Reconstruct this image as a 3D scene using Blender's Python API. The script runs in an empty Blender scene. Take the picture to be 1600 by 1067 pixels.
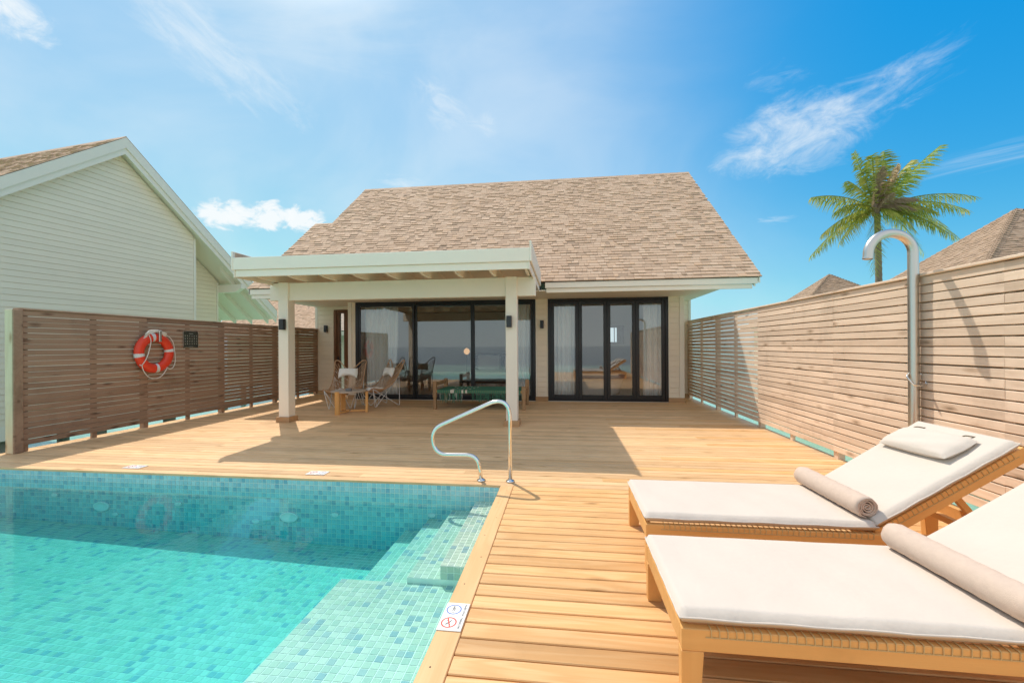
import bpy, math, random
from mathutils import Vector, Matrix
random.seed(7)
scene = bpy.context.scene
col = scene.collection
R = math.radians
V = Vector

# ------------------------------------------------------------------ camera
F_PX, YAW, ROLL = 650.0, 7.0, -0.0055
cam_d = bpy.data.cameras.new('camera'); cam = bpy.data.objects.new('camera', cam_d); col.objects.link(cam)
cam_d.sensor_width = 36.0; cam_d.lens = F_PX / 1600 * 36.0
cam_d.shift_y = 7.5 / 1600
cam_d.clip_start = 0.05; cam_d.clip_end = 12000
cam.matrix_world = Matrix.Translation((0, 0, 1.4)) @ Matrix.Rotation(R(YAW), 4, 'Z') @ Matrix.Rotation(R(90), 4, 'X') @ Matrix.Rotation(ROLL, 4, 'Z')
scene.camera = cam

# ------------------------------------------------------------------ light
SUN_DIR = V((0.435, -0.575, -1.0)).normalized()          # the way the light travels
SUN_EL = math.asin(-SUN_DIR.z); SUN_AZ = math.atan2(-SUN_DIR.x, -SUN_DIR.y)
sd = bpy.data.lights.new('sun', 'SUN'); sd.energy = 3.15; sd.angle = R(0.53); sd.color = (1.0, 0.90, 0.77)
so = bpy.data.objects.new('sun', sd); col.objects.link(so)
so.rotation_mode = 'QUATERNION'; so.rotation_quaternion = SUN_DIR.to_track_quat('-Z', 'Y'); so.location = (-20, 30, 50)

scene.view_settings.view_transform = 'Standard'; scene.view_settings.look = 'None'
scene.view_settings.gamma = 1.0; scene.view_settings.use_curve_mapping = False
scene.view_settings.exposure = 0.25
scene.render.engine = 'CYCLES'
scene.cycles.use_denoising = True
scene.cycles.max_bounces = 10; scene.cycles.transparent_max_bounces = 40
scene.cycles.diffuse_bounces = 7; scene.cycles.glossy_bounces = 4
scene.cycles.caustics_reflective = False; scene.cycles.caustics_refractive = False
scene.cycles.sample_clamp_indirect = 8.0


class NT:
    """small expression builder for node trees"""
    def __init__(s, tree): s.t = tree; s.n = tree.nodes; s.l = tree.links
    def new(s, typ, **kw):
        nd = s.n.new(typ)
        for k, v in kw.items(): setattr(nd, k, v)
        return nd
    def put(s, sock, v):
        if v is None: return
        if isinstance(v, bpy.types.NodeSocket): s.l.new(v, sock)
        elif isinstance(v, (tuple, list)) and len(v) == 3 and sock.type == 'RGBA': sock.default_value = (*v, 1)
        else: sock.default_value = v
    def m(s, op, a, b=None, c=None, clamp=False):
        nd = s.new('ShaderNodeMath', operation=op, use_clamp=clamp)
        for i, v in enumerate((a, b, c)): s.put(nd.inputs[i], v)
        return nd.outputs[0]
    def vm(s, op, a, b=None, c=None):
        nd = s.new('ShaderNodeVectorMath', operation=op)
        for i, v in enumerate((a, b, c)):
            if v is not None: s.put(nd.inputs[i], v)
        return nd.outputs['Value'] if op in ('DOT_PRODUCT', 'LENGTH', 'DISTANCE') else nd.outputs[0]
    def mix(s, f, a, b, blend='MIX'):
        nd = s.new('ShaderNodeMix', data_type='RGBA', blend_type=blend)
        s.put(nd.inputs[0], f); s.put(nd.inputs[6], a); s.put(nd.inputs[7], b)
        return nd.outputs[2]
    def noise(s, vec, scale=1, detail=3, rough=.5, dist=0):
        nd = s.new('ShaderNodeTexNoise'); s.put(nd.inputs['Vector'], vec)
        nd.inputs['Scale'].default_value = scale; nd.inputs['Detail'].default_value = detail
        nd.inputs['Roughness'].default_value = rough; nd.inputs['Distortion'].default_value = dist
        return nd.outputs[0]
    def mr(s, v, a, b, c=0, d=1, smooth=True):
        nd = s.new('ShaderNodeMapRange', interpolation_type='SMOOTHSTEP' if smooth else 'LINEAR')
        s.put(nd.inputs[0], v)
        for i, x in enumerate((a, b, c, d)): s.put(nd.inputs[i + 1], x)
        return nd.outputs[0]
    def xyz(s, x, y, z):
        nd = s.new('ShaderNodeCombineXYZ')
        for i, v in enumerate((x, y, z)): s.put(nd.inputs[i], v)
        return nd.outputs[0]
    def bump(s, h, strength=.3, dist=.01, normal=None):
        nd = s.new('ShaderNodeBump'); s.put(nd.inputs['Height'], h)
        nd.inputs['Strength'].default_value = strength; nd.inputs['Distance'].default_value = dist
        if normal is not None: s.put(nd.inputs['Normal'], normal)
        return nd.outputs[0]


# ------------------------------------------------------------------ sky
world = bpy.data.worlds.new('World'); scene.world = world; world.use_nodes = True
w = NT(world.node_tree); w.n.clear()
_sky = w.new('ShaderNodeTexSky', sky_type='NISHITA', sun_disc=False)
_sky.sun_elevation = SUN_EL; _sky.sun_rotation = SUN_AZ; _sky.altitude = 0
_sky.air_density = 1.15; _sky.dust_density = 0.3; _sky.ozone_density = 6.0
_dir = w.new('ShaderNodeTexCoord').outputs['Generated']
_rm = cam.matrix_world.to_3x3(); CR, CU, CF = _rm.col[0].copy(), _rm.col[1].copy(), -_rm.col[2].copy()

def sky_dir(px, py):
    return (CR * ((px - 800) / F_PX) + CU * ((541 - py) / F_PX) + CF).normalized()

def cloud(px, py, hw, hh, ang, ka, kb, lo, hi, seed, rough=.55, dist=.6):
    """a cloud that lives round one compass direction of the sky"""
    c = sky_dir(px, py)
    t1 = (CR - c * CR.dot(c)).normalized(); t2 = c.cross(t1) * -1
    if t2.z < 0: t2 = -t2
    a = R(ang); u1 = t1 * math.cos(a) + t2 * math.sin(a); u2 = -t1 * math.sin(a) + t2 * math.cos(a)
    k = F_PX * c.dot(CF)
    A = w.m('MULTIPLY', w.vm('DOT_PRODUCT', _dir, u1), k / hw); B = w.m('MULTIPLY', w.vm('DOT_PRODUCT', _dir, u2), k / hh)
    r2 = w.m('ADD', w.m('MULTIPLY', A, A), w.m('MULTIPLY', B, B))
    front = w.m('GREATER_THAN', w.vm('DOT_PRODUCT', _dir, c), .3)
    fall = w.m('MULTIPLY', w.m('SUBTRACT', 1, w.m('MINIMUM', r2, 1.0)), front)
    n = w.noise(w.xyz(w.m('MULTIPLY', A, ka), w.m('MULTIPLY', B, kb), seed), 1, 6, rough, dist)
    return w.m('MULTIPLY', w.mr(w.m('ADD', n, w.m('MULTIPLY', w.m('SUBTRACT', fall, 1), .55)), lo, hi), w.mr(fall, 0, .35))

# photographic colour of this sky: deep azure away from the sun, pale towards it
skyc = w.vm('MAXIMUM', w.vm('MULTIPLY_ADD', _sky.outputs[0], (.52, .75, .30), (-.55, .58, 4.05)), (.03, .05, .05))
skyc = w.vm('MINIMUM', skyc, (3.6, 4.95, 6.0))
# thin high veil, thicker round the sun, everywhere in the sky
_sunv = -SUN_DIR
# thin high cloud over the whole sky, with one clear deep blue opening to the upper right
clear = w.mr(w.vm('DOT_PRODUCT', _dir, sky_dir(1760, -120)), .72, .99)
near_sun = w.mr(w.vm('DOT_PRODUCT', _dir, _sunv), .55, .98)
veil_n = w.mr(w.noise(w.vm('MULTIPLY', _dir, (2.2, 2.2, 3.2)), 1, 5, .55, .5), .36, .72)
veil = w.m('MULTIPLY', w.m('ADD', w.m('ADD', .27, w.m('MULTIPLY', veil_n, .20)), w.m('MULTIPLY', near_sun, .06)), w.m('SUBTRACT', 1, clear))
# towards the sea behind the camera the veil thickens into pale haze, added as unseen fill for the shade (the panes mirror it as grey-white)
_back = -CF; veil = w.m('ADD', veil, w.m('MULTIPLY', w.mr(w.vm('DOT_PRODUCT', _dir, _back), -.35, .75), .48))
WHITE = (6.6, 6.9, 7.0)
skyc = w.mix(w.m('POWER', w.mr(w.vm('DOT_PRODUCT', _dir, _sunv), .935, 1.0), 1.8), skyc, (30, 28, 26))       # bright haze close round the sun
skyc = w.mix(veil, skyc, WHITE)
clouds = [
    (1240, 215, 88, 48, 16, 2.2, 2.0, .16, .80, 3.1, .68, .6, .78),
    (1340, 165, 95, 36, 28, 2.0, 2.4, .28, .92, 13.3, .72, .7, .55),
    (1420, 110, 52, 22, 42, 1.8, 2.0, .30, .92, 8.4, .68, .7, .45),
    (1210, 122, 46, 20, 12, 1.8, 2.2, .36, .95, 18.4, .68, .7, .30),
    (1572, 243, 80, 14, 17, 1.0, 2.4, .32, .95, 5.5, .6, .6, .42),
    (350, 335, 36, 20, -6, 2.0, 1.7, .20, .46, 1.7, .6, .4, .95),
    (408, 338, 46, 25, 0, 2.4, 1.8, .20, .46, 12.2, .6, .4, .95),
    (474, 342, 34, 21, 10, 2.0, 1.7, .20, .46, 22.9, .6, .4, .95),
    (325, 80, 80, 36, -48, 2.0, 2.0, .24, .85, 31.3, .68, .6, .55),
    (405, 130, 80, 40, -42, 2.0, 2.0, .26, .85, 33.9, .68, .6, .50),
    (6, 8, 26, 22, -30, 1.6, 1.6, .20, .62, 41.0, .62, .4, .9),
    (500, 0, 200, 80, -10, 1.0, 1.6, .2, .9, 47.0, .6, .7, .5),
    (690, 165, 60, 36, -35, 1.6, 2.2, .28, .85, 55.0, .66, .8, .45),
    (755, 195, 34, 22, -10, 1.4, 1.8, .28, .85, 58.0, .66, .8, .40),
    (630, 285, 50, 14, -8, 1.4, 1.6, .25, .8, 61.0, .6, .5, .5),
    (1212, 343, 26, 7, 5, 1.2, 1.4, .25, .8, 67.0, .6, .5, .4),
]
for c_ in clouds:
    skyc = w.mix(w.m('MULTIPLY', cloud(*c_[:12]), c_[12]), skyc, WHITE)
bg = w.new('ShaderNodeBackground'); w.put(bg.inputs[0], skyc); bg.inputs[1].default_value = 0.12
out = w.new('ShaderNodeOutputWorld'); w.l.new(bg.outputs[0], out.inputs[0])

# ------------------------------------------------------------------ mesh helpers
class MB:
    def __init__(s): s.v = []; s.f = []; s.t = []; s.M = None; s.sm = []
    def add(s, vs, fs, tone=.5, smooth=False):
        b = len(s.v)
        if s.M is not None: vs = [s.M @ V(p) for p in vs]
        s.v.extend([tuple(p) for p in vs]); s.f.extend([tuple(i + b for i in f) for f in fs])
        s.t.extend([tone] * len(fs)); s.sm.extend([smooth] * len(fs)); return s
    def box(s, x0, x1, y0, y1, z0, z1, tone=.5):
        vs = [(x, y, z) for z in (z0, z1) for y in (y0, y1) for x in (x0, x1)]
        return s.add(vs, [(0, 2, 3, 1), (4, 5, 7, 6), (0, 1, 5, 4), (2, 6, 7, 3), (0, 4, 6, 2), (1, 3, 7, 5)], tone)
    def cbox(s, x0, x1, y0, y1, z0, z1, c=.004, tone=.5):
        """box with chamfered edges on all sides"""
        vs = []; fs = []
        X = (x0, x1); Y = (y0, y1); Z = (z0, z1)
        idx = {}
        for i in (0, 1):
            for j in (0, 1):
                for k in (0, 1):
                    dx, dy, dz = (c if i == 0 else -c), (c if j == 0 else -c), (c if k == 0 else -c)
                    for a, p in enumerate(((X[i], Y[j] + dy, Z[k] + dz), (X[i] + dx, Y[j], Z[k] + dz), (X[i] + dx, Y[j] + dy, Z[k]))):
                        idx[i, j, k, a] = len(vs); vs.append(p)
        for i in (0, 1):
            q = [idx[i, 0, 0, 0], idx[i, 1, 0, 0], idx[i, 1, 1, 0], idx[i, 0, 1, 0]]; fs.append(q if i else q[::-1])
            q = [idx[0, i, 0, 1], idx[0, i, 1, 1], idx[1, i, 1, 1], idx[1, i, 0, 1]]; fs.append(q if i else q[::-1])
            q = [idx[0, 0, i, 2], idx[1, 0, i, 2], idx[1, 1, i, 2], idx[0, 1, i, 2]]; fs.append(q if i else q[::-1])
        for i in (0, 1):
            for j in (0, 1):
                fs.append([idx[i, j, 0, 0], idx[i, j, 1, 0], idx[i, j, 1, 1], idx[i, j, 0, 1]])
                fs.append([idx[i, 0, j, 0], idx[i, 1, j, 0], idx[i, 1, j, 2], idx[i, 0, j, 2]])
                fs.append([idx[0, i, j, 1], idx[1, i, j, 1], idx[1, i, j, 2], idx[0, i, j, 2]])
                for k in (0, 1): fs.append([idx[i, j, k, 0], idx[i, j, k, 1], idx[i, j, k, 2]])
        return s.add(vs, fs, tone)
    def quad(s, a, b, c, d, tone=.5): return s.add([a, b, c, d], [(0, 1, 2, 3)], tone)
    def prism(s, poly, d, tone=.5):
        """poly: list of 3d points, extruded by vector d"""
        n = len(poly); d = V(d)
        vs = [V(p) for p in poly] + [V(p) + d for p in poly]
        return s.add(vs, [tuple(range(n - 1, -1, -1)), tuple(range(n, 2 * n))] + [(i, (i + 1) % n, n + (i + 1) % n, n + i) for i in range(n)], tone)
    def bar(s, a, b, wd, h, up=(0, 0, 1), tone=.5):
        """rectangular bar from a to b"""
        a = V(a); b = V(b); d = (b - a).normalized(); up = V(up); sd_ = d.cross(up).normalized(); u2 = sd_.cross(d)
        p = [a + sd_ * x * wd / 2 + u2 * y * h / 2 for x, y in ((-1, -1), (1, -1), (1, 1), (-1, 1))]
        return s.prism(p, b - a, tone)
    def tube(s, pts, r, n=8, closed=False, cap=True, tone=.5, rs=None):
        pts = [V(p) for p in pts]; N = len(pts); vs = []; fs = []
        ref = None
        for i, p in enumerate(pts):
            a = pts[(i - 1) % N] if (closed or i > 0) else p; b = pts[(i + 1) % N] if (closed or i < N - 1) else p
            t = (b - a).normalized()
            if ref is None: ref = t.orthogonal().normalized()
            ref = (ref - t * ref.dot(t))
            if ref.length < 1e-6: ref = t.orthogonal()
            ref.normalize(); bi = t.cross(ref)
            rr = rs[i] if rs else r
            for k in range(n):
                an = 2 * math.pi * k / n; vs.append(p + ref * math.cos(an) * rr + bi * math.sin(an) * rr)
        for i in range(N if closed else N - 1):
            j = (i + 1) % N
            for k in range(n): fs.append((i * n + k, i * n + (k + 1) % n, j * n + (k + 1) % n, j * n + k))
        if cap and not closed: fs += [tuple(range(n - 1, -1, -1)), tuple((N - 1) * n + k for k in range(n))]
        return s.add(vs, fs, tone, smooth=n > 5)
    def lathe(s, prof, n=24, c=(0, 0, 0), tone=.5, cap=True):
        vs = [(c[0] + r * math.cos(2 * math.pi * k / n), c[1] + r * math.sin(2 * math.pi * k / n), c[2] + z) for r, z in prof for k in range(n)]
        fs = [(i * n + k, i * n + (k + 1) % n, (i + 1) * n + (k + 1) % n, (i + 1) * n + k) for i in range(len(prof) - 1) for k in range(n)]
        if cap: fs += [tuple(range(n - 1, -1, -1)), tuple((len(prof) - 1) * n + k for k in range(n))]
        return s.add(vs, fs, tone, smooth=True)
    def grid(s, fn, nu, nv, tone=.5, smooth=True):
        vs = [fn(i / nu, j / nv) for j in range(nv + 1) for i in range(nu + 1)]
        return s.add(vs, [(j * (nu + 1) + i, j * (nu + 1) + i + 1, (j + 1) * (nu + 1) + i + 1, (j + 1) * (nu + 1) + i) for j in range(nv) for i in range(nu)], tone, smooth)
    def mesh(s, name, mat, tones=False):
        me = bpy.data.meshes.new(name); me.from_pydata(s.v, [], s.f)
        if mat is not None: me.materials.append(mat)
        if any(s.sm): me.polygons.foreach_set('use_smooth', s.sm)
        if tones:
            at = me.attributes.new('tone', 'FLOAT', 'FACE'); at.data.foreach_set('value', s.t)
        me.update(); return me
    def build(s, name, mat, parent=None, tones=False, bevel=0, loc=None):
        o = bpy.data.objects.new(name, s.mesh(name, mat, tones)); col.objects.link(o)
        if parent is not None: o.parent = parent
        if loc is not None: o.location = loc
        if bevel:
            b = o.modifiers.new('bevel', 'BEVEL'); b.width = bevel; b.segments = 2; b.limit_method = 'ANGLE'; b.angle_limit = R(40)
        return o

def link(name, me, parent=None, mw=None):
    o = bpy.data.objects.new(name, me); col.objects.link(o)
    if parent is not None: o.parent = parent
    if mw is not None: o.matrix_local = mw
    return o

def tag(o, label=None, cat=None, group=None, kind=None):
    if label: o['label'] = label
    if cat: o['category'] = cat
    if group: o['group'] = group
    if kind: o['kind'] = kind
    return o

def empty(name, loc=(0, 0, 0), rz=0, label=None, cat=None, group=None, kind=None):
    o = bpy.data.objects.new(name, None); col.objects.link(o); o.location = loc; o.rotation_euler = (0, 0, rz)
    o.empty_display_size = .2
    return tag(o, label, cat, group, kind)

def copy_tree(o, parent=None):
    c = o.copy(); col.objects.link(c)
    if parent is not None: c.parent = parent
    for ch in list(o.children): copy_tree(ch, c)
    return c

def fillet(pts, r, n=6):
    """polyline with rounded corners; r may be one number or one per inner corner"""
    pts = [V(p) for p in pts]; o = [pts[0]]
    for i in range(1, len(pts) - 1):
        rr = r[i - 1] if isinstance(r, (list, tuple)) else r
        a, b, c = pts[i - 1], pts[i], pts[i + 1]
        d1 = (a - b); d2 = (c - b); q = min(rr, d1.length * .49, d2.length * .49)
        p1 = b + d1.normalized() * q; p2 = b + d2.normalized() * q
        for k in range(n + 1):
            t = k / n; o.append(p1 * (1 - t) ** 2 + b * 2 * t * (1 - t) + p2 * t * t)
    o.append(pts[-1]); return o

def smooth_curve(pts, n=6, closed=False):
    pts = [V(p) for p in pts]; N = len(pts); o = []
    for i in range(N if closed else N - 1):
        g = lambda k: pts[k % N] if closed else pts[max(0, min(N - 1, k))]
        p0, p1, p2, p3 = g(i - 1), g(i), g(i + 1), g(i + 2)
        for k in range(n):
            t = k / n
            o.append(.5 * ((2 * p1) + (p2 - p0) * t + (2 * p0 - 5 * p1 + 4 * p2 - p3) * t * t + (3 * p1 - p0 - 3 * p2 + p3) * t ** 3))
    if not closed: o.append(pts[-1])
    return o

# ------------------------------------------------------------------ materials
def base_mat(name):
    m = bpy.data.materials.new(name); m.use_nodes = True
    t = NT(m.node_tree); p = t.n['Principled BSDF']
    return m, t, p

def plain(name, c, rough=.6, metal=0, var=.06, scale=4, bump=0, bscale=60, spec=.5, randvar=0):
    m, t, p = base_mat(name)
    oc = t.new('ShaderNodeTexCoord').outputs['Object']
    n = t.noise(oc, scale, 4, .6)
    k = t.m('ADD', t.m('MULTIPLY', t.m('SUBTRACT', n, .5), var * 2), 1)
    if randvar:
        rn = t.new('ShaderNodeObjectInfo').outputs['Random']
        k = t.m('ADD', k, t.m('MULTIPLY', t.m('SUBTRACT', rn, .5), randvar))
    t.put(p.inputs['Base Color'], t.vm('SCALE', c)); 
    sc = p.inputs['Base Color'].links[0].from_node; t.put(sc.inputs['Scale'], k)
    p.inputs['Roughness'].default_value = rough; p.inputs['Metallic'].default_value = metal
    p.inputs['Specular IOR Level'].default_value = spec
    if bump: t.put(p.inputs['Normal'], t.bump(t.noise(oc, bscale, 3, .6), bump, .01))
    return m

def wood(name, light, mid, dark, rough=.55, ring=7, knots=0, var=.25, grey=0, axis=0, contrast=1.0, stretch=1.0):
    """grain lies along the object's own x (axis 0), y or z"""
    m, t, p = base_mat(name)
    oc = t.new('ShaderNodeTexCoord').outputs['Object']; rn = t.new('ShaderNodeObjectInfo').outputs['Random']
    off = t.xyz(t.m('MULTIPLY', rn, 37.0), t.m('MULTIPLY', rn, 91.0), t.m('MULTIPLY', rn, 53.0))
    sc = [9.0, 9.0, 9.0]; sc[axis] = .75 * stretch
    fsc = [150.0, 150.0, 150.0]; fsc[axis] = 3.0
    v = t.vm('ADD', oc, off)
    n1 = t.noise(t.vm('MULTIPLY', v, tuple(sc)), 1, 1.5, .4, .15)
    rings = t.m('PINGPONG', t.m('MULTIPLY', n1, ring * 2), 1.0)
    rings = t.mr(rings, .15, .95)
    fib = t.noise(t.vm('MULTIPLY', v, tuple(fsc)), 1, 3, .6)
    f = t.m('ADD', t.m('MULTIPLY', rings, .45 * contrast), t.m('MULTIPLY', t.m('SUBTRACT', fib, .3), .9 * contrast), clamp=True)
    c = t.mix(f, light, mid)
    big = t.noise(t.vm('MULTIPLY', v, tuple(x * .35 for x in sc)), 1, 2, .5)
    c = t.mix(t.m('MULTIPLY', t.mr(big, .5, .8), .45 * contrast), c, dark)
    if grey: c = t.mix(t.m('MULTIPLY', t.mr(t.noise(oc, 1.3, 4, .6), .4, .8), grey), c, (.36, .33, .29))
    if knots:
        vo = t.new('ShaderNodeTexVoronoi'); ks = [11.0, 11.0, 11.0]; ks[axis] = 3.4
        wob = t.vm('ADD', t.vm('MULTIPLY', v, tuple(ks)), t.vm('SCALE', t.xyz(fib, n1, fib)))
        wob.node.inputs[1].links[0].from_node.inputs['Scale'].default_value = .25
        t.put(vo.inputs['Vector'], wob); vo.inputs['Scale'].default_value = 1
        keep = t.m('GREATER_THAN', t.vm('DOT_PRODUCT', vo.outputs['Color'], (1, 0, 0)), 1 - knots)
        k1 = t.m('MULTIPLY', t.mr(vo.outputs['Distance'], .38, .12), keep)
        c = t.mix(t.m('MULTIPLY', k1, .75), c, dark)
        k2 = t.m('MULTIPLY', t.mr(vo.outputs['Distance'], .16, .05), keep)
        c = t.mix(t.m('MULTIPLY', k2, .6), c, tuple(x * .4 for x in dark))
    geo = t.new('ShaderNodeNewGeometry').outputs['Position']
    wear = t.noise(t.vm('MULTIPLY', geo, (1.6, 2.4, 1.6)), 1, 5, .68)
    c = t.mix(t.m('MULTIPLY', t.mr(wear, .50, .72), .22), c, tuple(x * .62 for x in dark))
    k = t.m('ADD', 1 - var / 2, t.m('MULTIPLY', t.m('FRACT', t.m('MULTIPLY', rn, 17.3)), var))
    sv = t.vm('SCALE', c); t.put(sv.node.inputs['Scale'], k)
    t.put(p.inputs['Base Color'], sv)
    t.put(p.inputs['Roughness'], t.m('ADD', t.m('MULTIPLY', fib, .25), rough - .12)); p.inputs['Specular IOR Level'].default_value = .3
    t.put(p.inputs['Normal'], t.bump(t.m('ADD', fib, t.m('MULTIPLY', rings, .4)), .25, .002))
    return m

def ramp_mat(name, stops, attr, rough=.85, bump=.3, bscale=90, var=.15, spec=.3, gain=None):
    """colour picked per piece: from the face attribute 'tone' or the object's random number"""
    m, t, p = base_mat(name)
    if attr: f = t.new('ShaderNodeAttribute', attribute_name='tone').outputs['Fac']
    else: f = t.new('ShaderNodeObjectInfo').outputs['Random']
    r = t.new('ShaderNodeValToRGB'); r.color_ramp.interpolation = 'CONSTANT'
    el = r.color_ramp.elements
    el[0].position = stops[0][0]; el[0].color = (*stops[0][1], 1); el[1].position = stops[1][0]; el[1].color = (*stops[1][1], 1)
    for ps, c in stops[2:]:
        e = el.new(ps); e.color = (*c, 1)
    t.put(r.inputs[0], f)
    geo = t.new('ShaderNodeNewGeometry').outputs['Position']
    n = t.noise(geo, 22, 4, .65); n2 = t.noise(geo, bscale * 2, 2, .6)
    k = t.m('ADD', 1 - var, t.m('MULTIPLY', t.m('ADD', n, n2), var))
    sv = t.vm('SCALE', r.outputs[0]); t.put(sv.node.inputs['Scale'], k)
    t.put(p.inputs['Base Color'], sv); p.inputs['Roughness'].default_value = rough; p.inputs['Specular IOR Level'].default_value = spec
    if bump: t.put(p.inputs['Normal'], t.bump(n2, bump, .004))
    return m

DECK = wood('deck_wood', (.82, .55, .30), (.71, .43, .205), (.48, .26, .10), .5, 9, .10, .24, .10, contrast=1.25)
DECK_NEAR = wood('deck_wood_golden', (.80, .50, .235), (.70, .39, .155), (.44, .22, .075), .5, 9, .10, .24, .06, contrast=1.55)
COPING = wood('coping_wood', (.78, .49, .245), (.70, .41, .185), (.54, .29, .115), .5, 6, .05, .12)
COPING_BROWN = wood('skirting_wood', (.50, .31, .165), (.42, .245, .12), (.28, .15, .065), .55, 5, .05, .15)
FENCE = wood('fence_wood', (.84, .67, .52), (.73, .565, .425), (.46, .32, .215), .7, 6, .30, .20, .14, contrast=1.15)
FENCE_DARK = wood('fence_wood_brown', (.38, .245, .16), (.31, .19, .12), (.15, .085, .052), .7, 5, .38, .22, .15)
POSTWOOD = wood('new_post_wood', (.68, .60, .42), (.60, .50, .33), (.40, .27, .15), .7, 3, .18, .1, axis=2)
TEAK = wood('teak', (.80, .44, .155), (.70, .35, .11), (.50, .225, .06), .4, 4, .03, .12, contrast=.6)
TEAK_Z = wood('teak_upright', (.80, .44, .155), (.70, .35, .11), (.50, .225, .06), .4, 4, .03, .12, axis=2, contrast=.6)
CHARPOY = wood('charpoy_wood', (.46, .29, .155), (.36, .21, .10), (.20, .11, .05), .6, 4, .1, .2, axis=2)
BROWNWIN = wood('brown_window_wood', (.20, .09, .04), (.15, .065, .028), (.08, .035, .015), .45, 4, 0, .1, axis=2)
PAINT = plain('cream_paint', (.87, .805, .69), .55, var=.03, scale=2, bump=.06, bscale=35)
SIDING = plain('siding_paint', (.88, .775, .62), .6, var=.04, scale=2.5, bump=.08, bscale=40, randvar=.05)
PILE = plain('pile_concrete', (.34, .33, .28), .85, var=.2, scale=5, bump=.3, bscale=40)
BLACK = plain('black_aluminium', (.012, .013, .015), .35, var=.1, spec=.5)
LAMPBLK = plain('lamp_black', (.025, .027, .03), .4, var=.1)
GAPSHADE = plain('deck_gap_shade', (.10, .065, .04), .9, var=.2)  # shade colour for the sheet put under the plank gaps
CUSHION = plain('cream_canvas', (.65, .575, .50), .85, var=.035, scale=5, bump=.5, bscale=9, spec=.2)
TOWEL = plain('towel_terry', (.62, .49, .40), .95, var=.10, scale=30, bump=.25, bscale=300, spec=.1)
WHITECUSH = plain('white_cushion', (.88, .87, .83), .85, var=.04, scale=6, bump=.15, bscale=120, spec=.2)
ROPE = plain('tan_cord', (.58, .40, .18), .8, var=.2, scale=60)
WHITEROPE = plain('white_rope', (.72, .70, .64), .85, var=.15, scale=70, bump=.4, bscale=200)
RATTAN = plain('rattan', (.50, .30, .165), .6, var=.25, scale=25)
TIE = plain('white_binding', (.70, .66, .58), .7, var=.1)
WHITESTEEL = plain('white_steel', (.78, .78, .76), .4, var=.03)
ORANGE = plain('buoy_orange', (.78, .055, .020), .42, var=.08, scale=9, bump=.05, bscale=50)
REFLBAND = plain('buoy_band', (.68, .70, .70), .4, var=.06, scale=20)
INWALL = plain('interior_plaster', (.68, .62, .53), .8, var=.04)
INFLOOR = plain('interior_floor', (.34, .25, .17), .5, var=.15, scale=3)
INDARK = plain('interior_dark_wood', (.06, .04, .03), .5, var=.2)
TUB = plain('white_enamel', (.80, .80, .78), .25, var=.02)
CURTAIN = plain('sheer_curtain', (.92, .93, .92), .9, var=.03, scale=3)
SIGNWHITE = plain('sign_white', (.82, .81, .77), .4, var=.02)
SIGNBLUE = plain('sign_blue', (.06, .16, .52), .5, var=.02)
SIGNRED = plain('sign_red', (.66, .05, .03), .5, var=.02)
SIGNINK = plain('sign_ink', (.05, .05, .07), .5, var=.02)
PLAQUE = plain('plaque_green', (.040, .043, .030), .5, var=.2, scale=10)
PLAQUEINK = plain('plaque_print', (.46, .46, .38), .5, var=.1)
GREENWEAVE = plain('green_webbing', (.055, .20, .125), .75, var=.25, scale=30, bump=.4, bscale=150)
GREYCLAY = plain('grey_ceramic', (.22, .21, .21), .5, var=.1)
STONETOP = plain('table_top', (.52, .42, .34), .5, var=.12, scale=12)
TRUNK = plain('palm_bark', (.24, .18, .13), .9, var=.3, scale=3, bump=.6, bscale=12)
SAND = plain('sand', (.62, .54, .40), .9, var=.1)
FITTING = plain('pool_fitting', (.78, .82, .80), .4, var=.02)
STRAP = plain('olive_strap', (.16, .12, .06), .8, var=.1)

def steel(name, c=(.62, .62, .60), rough=.18, aniso=0):
    m, t, p = base_mat(name)
    oc = t.new('ShaderNodeTexCoord').outputs['Object']
    p.inputs['Base Color'].default_value = (*c, 1); p.inputs['Metallic'].default_value = 1
    t.put(p.inputs['Roughness'], t.m('ADD', rough - .04, t.m('MULTIPLY', t.noise(t.vm('MULTIPLY', oc, (40, 40, 3)), 1, 4, .6), .10)))
    return m
CHROME = steel('polished_steel', (.80, .78, .74), .12)
BRUSHED = steel('brushed_steel', (.66, .62, .56), .32)

SHINGLE_STOPS = [(0, (0.564, 0.383, 0.256)), (.22, (0.616, 0.428, 0.292)), (.44, (0.641, 0.453, 0.315)), (.62, (0.590, 0.404, 0.272)), (.80, (0.496, 0.338, 0.227)), (.90, (0.625, 0.420, 0.272)), (.965, (0.427, 0.293, 0.199))]
SHINGLE_FAR = ramp_mat('shingle_far_dimmed', [(a, tuple(x * .66 for x in c)) for a, c in SHINGLE_STOPS], True, .9, .5, 160)  # same shingle colours darkened to offset the sunlight on the far roofs
SHINGLE_T = ramp_mat('shingle_joined', SHINGLE_STOPS, True, .9, .5, 160)
SHINGLE_O = ramp_mat('shingle_single', SHINGLE_STOPS, False, .9, .5, 160)
UNDERLAY = plain('roof_underlay', (.10, .085, .07), .95, var=.2)
TILE_STOPS = [(0, (.50, .585, .47)), (.25, (.56, .63, .51)), (.48, (.44, .545, .45)), (.62, (.60, .65, .54)), (.75, (.50, .57, .49)), (.86, (.30, .425, .44)), (.94, (.39, .485, .46))]
TILE_T = ramp_mat('pool_tile_joined', TILE_STOPS, True, .25, .05, 60, .18, .5)
TILE_O = ramp_mat('pool_tile_single', TILE_STOPS, False, .25, .05, 60, .18, .5)
WALL_STOPS = [(0, (.32, .60, .64)), (.25, (.37, .65, .68)), (.48, (.28, .55, .60)), (.62, (.41, .68, .70)), (.72, (.30, .57, .62)), (.84, (.20, .44, .53)), (.93, (.24, .49, .56))]
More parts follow.
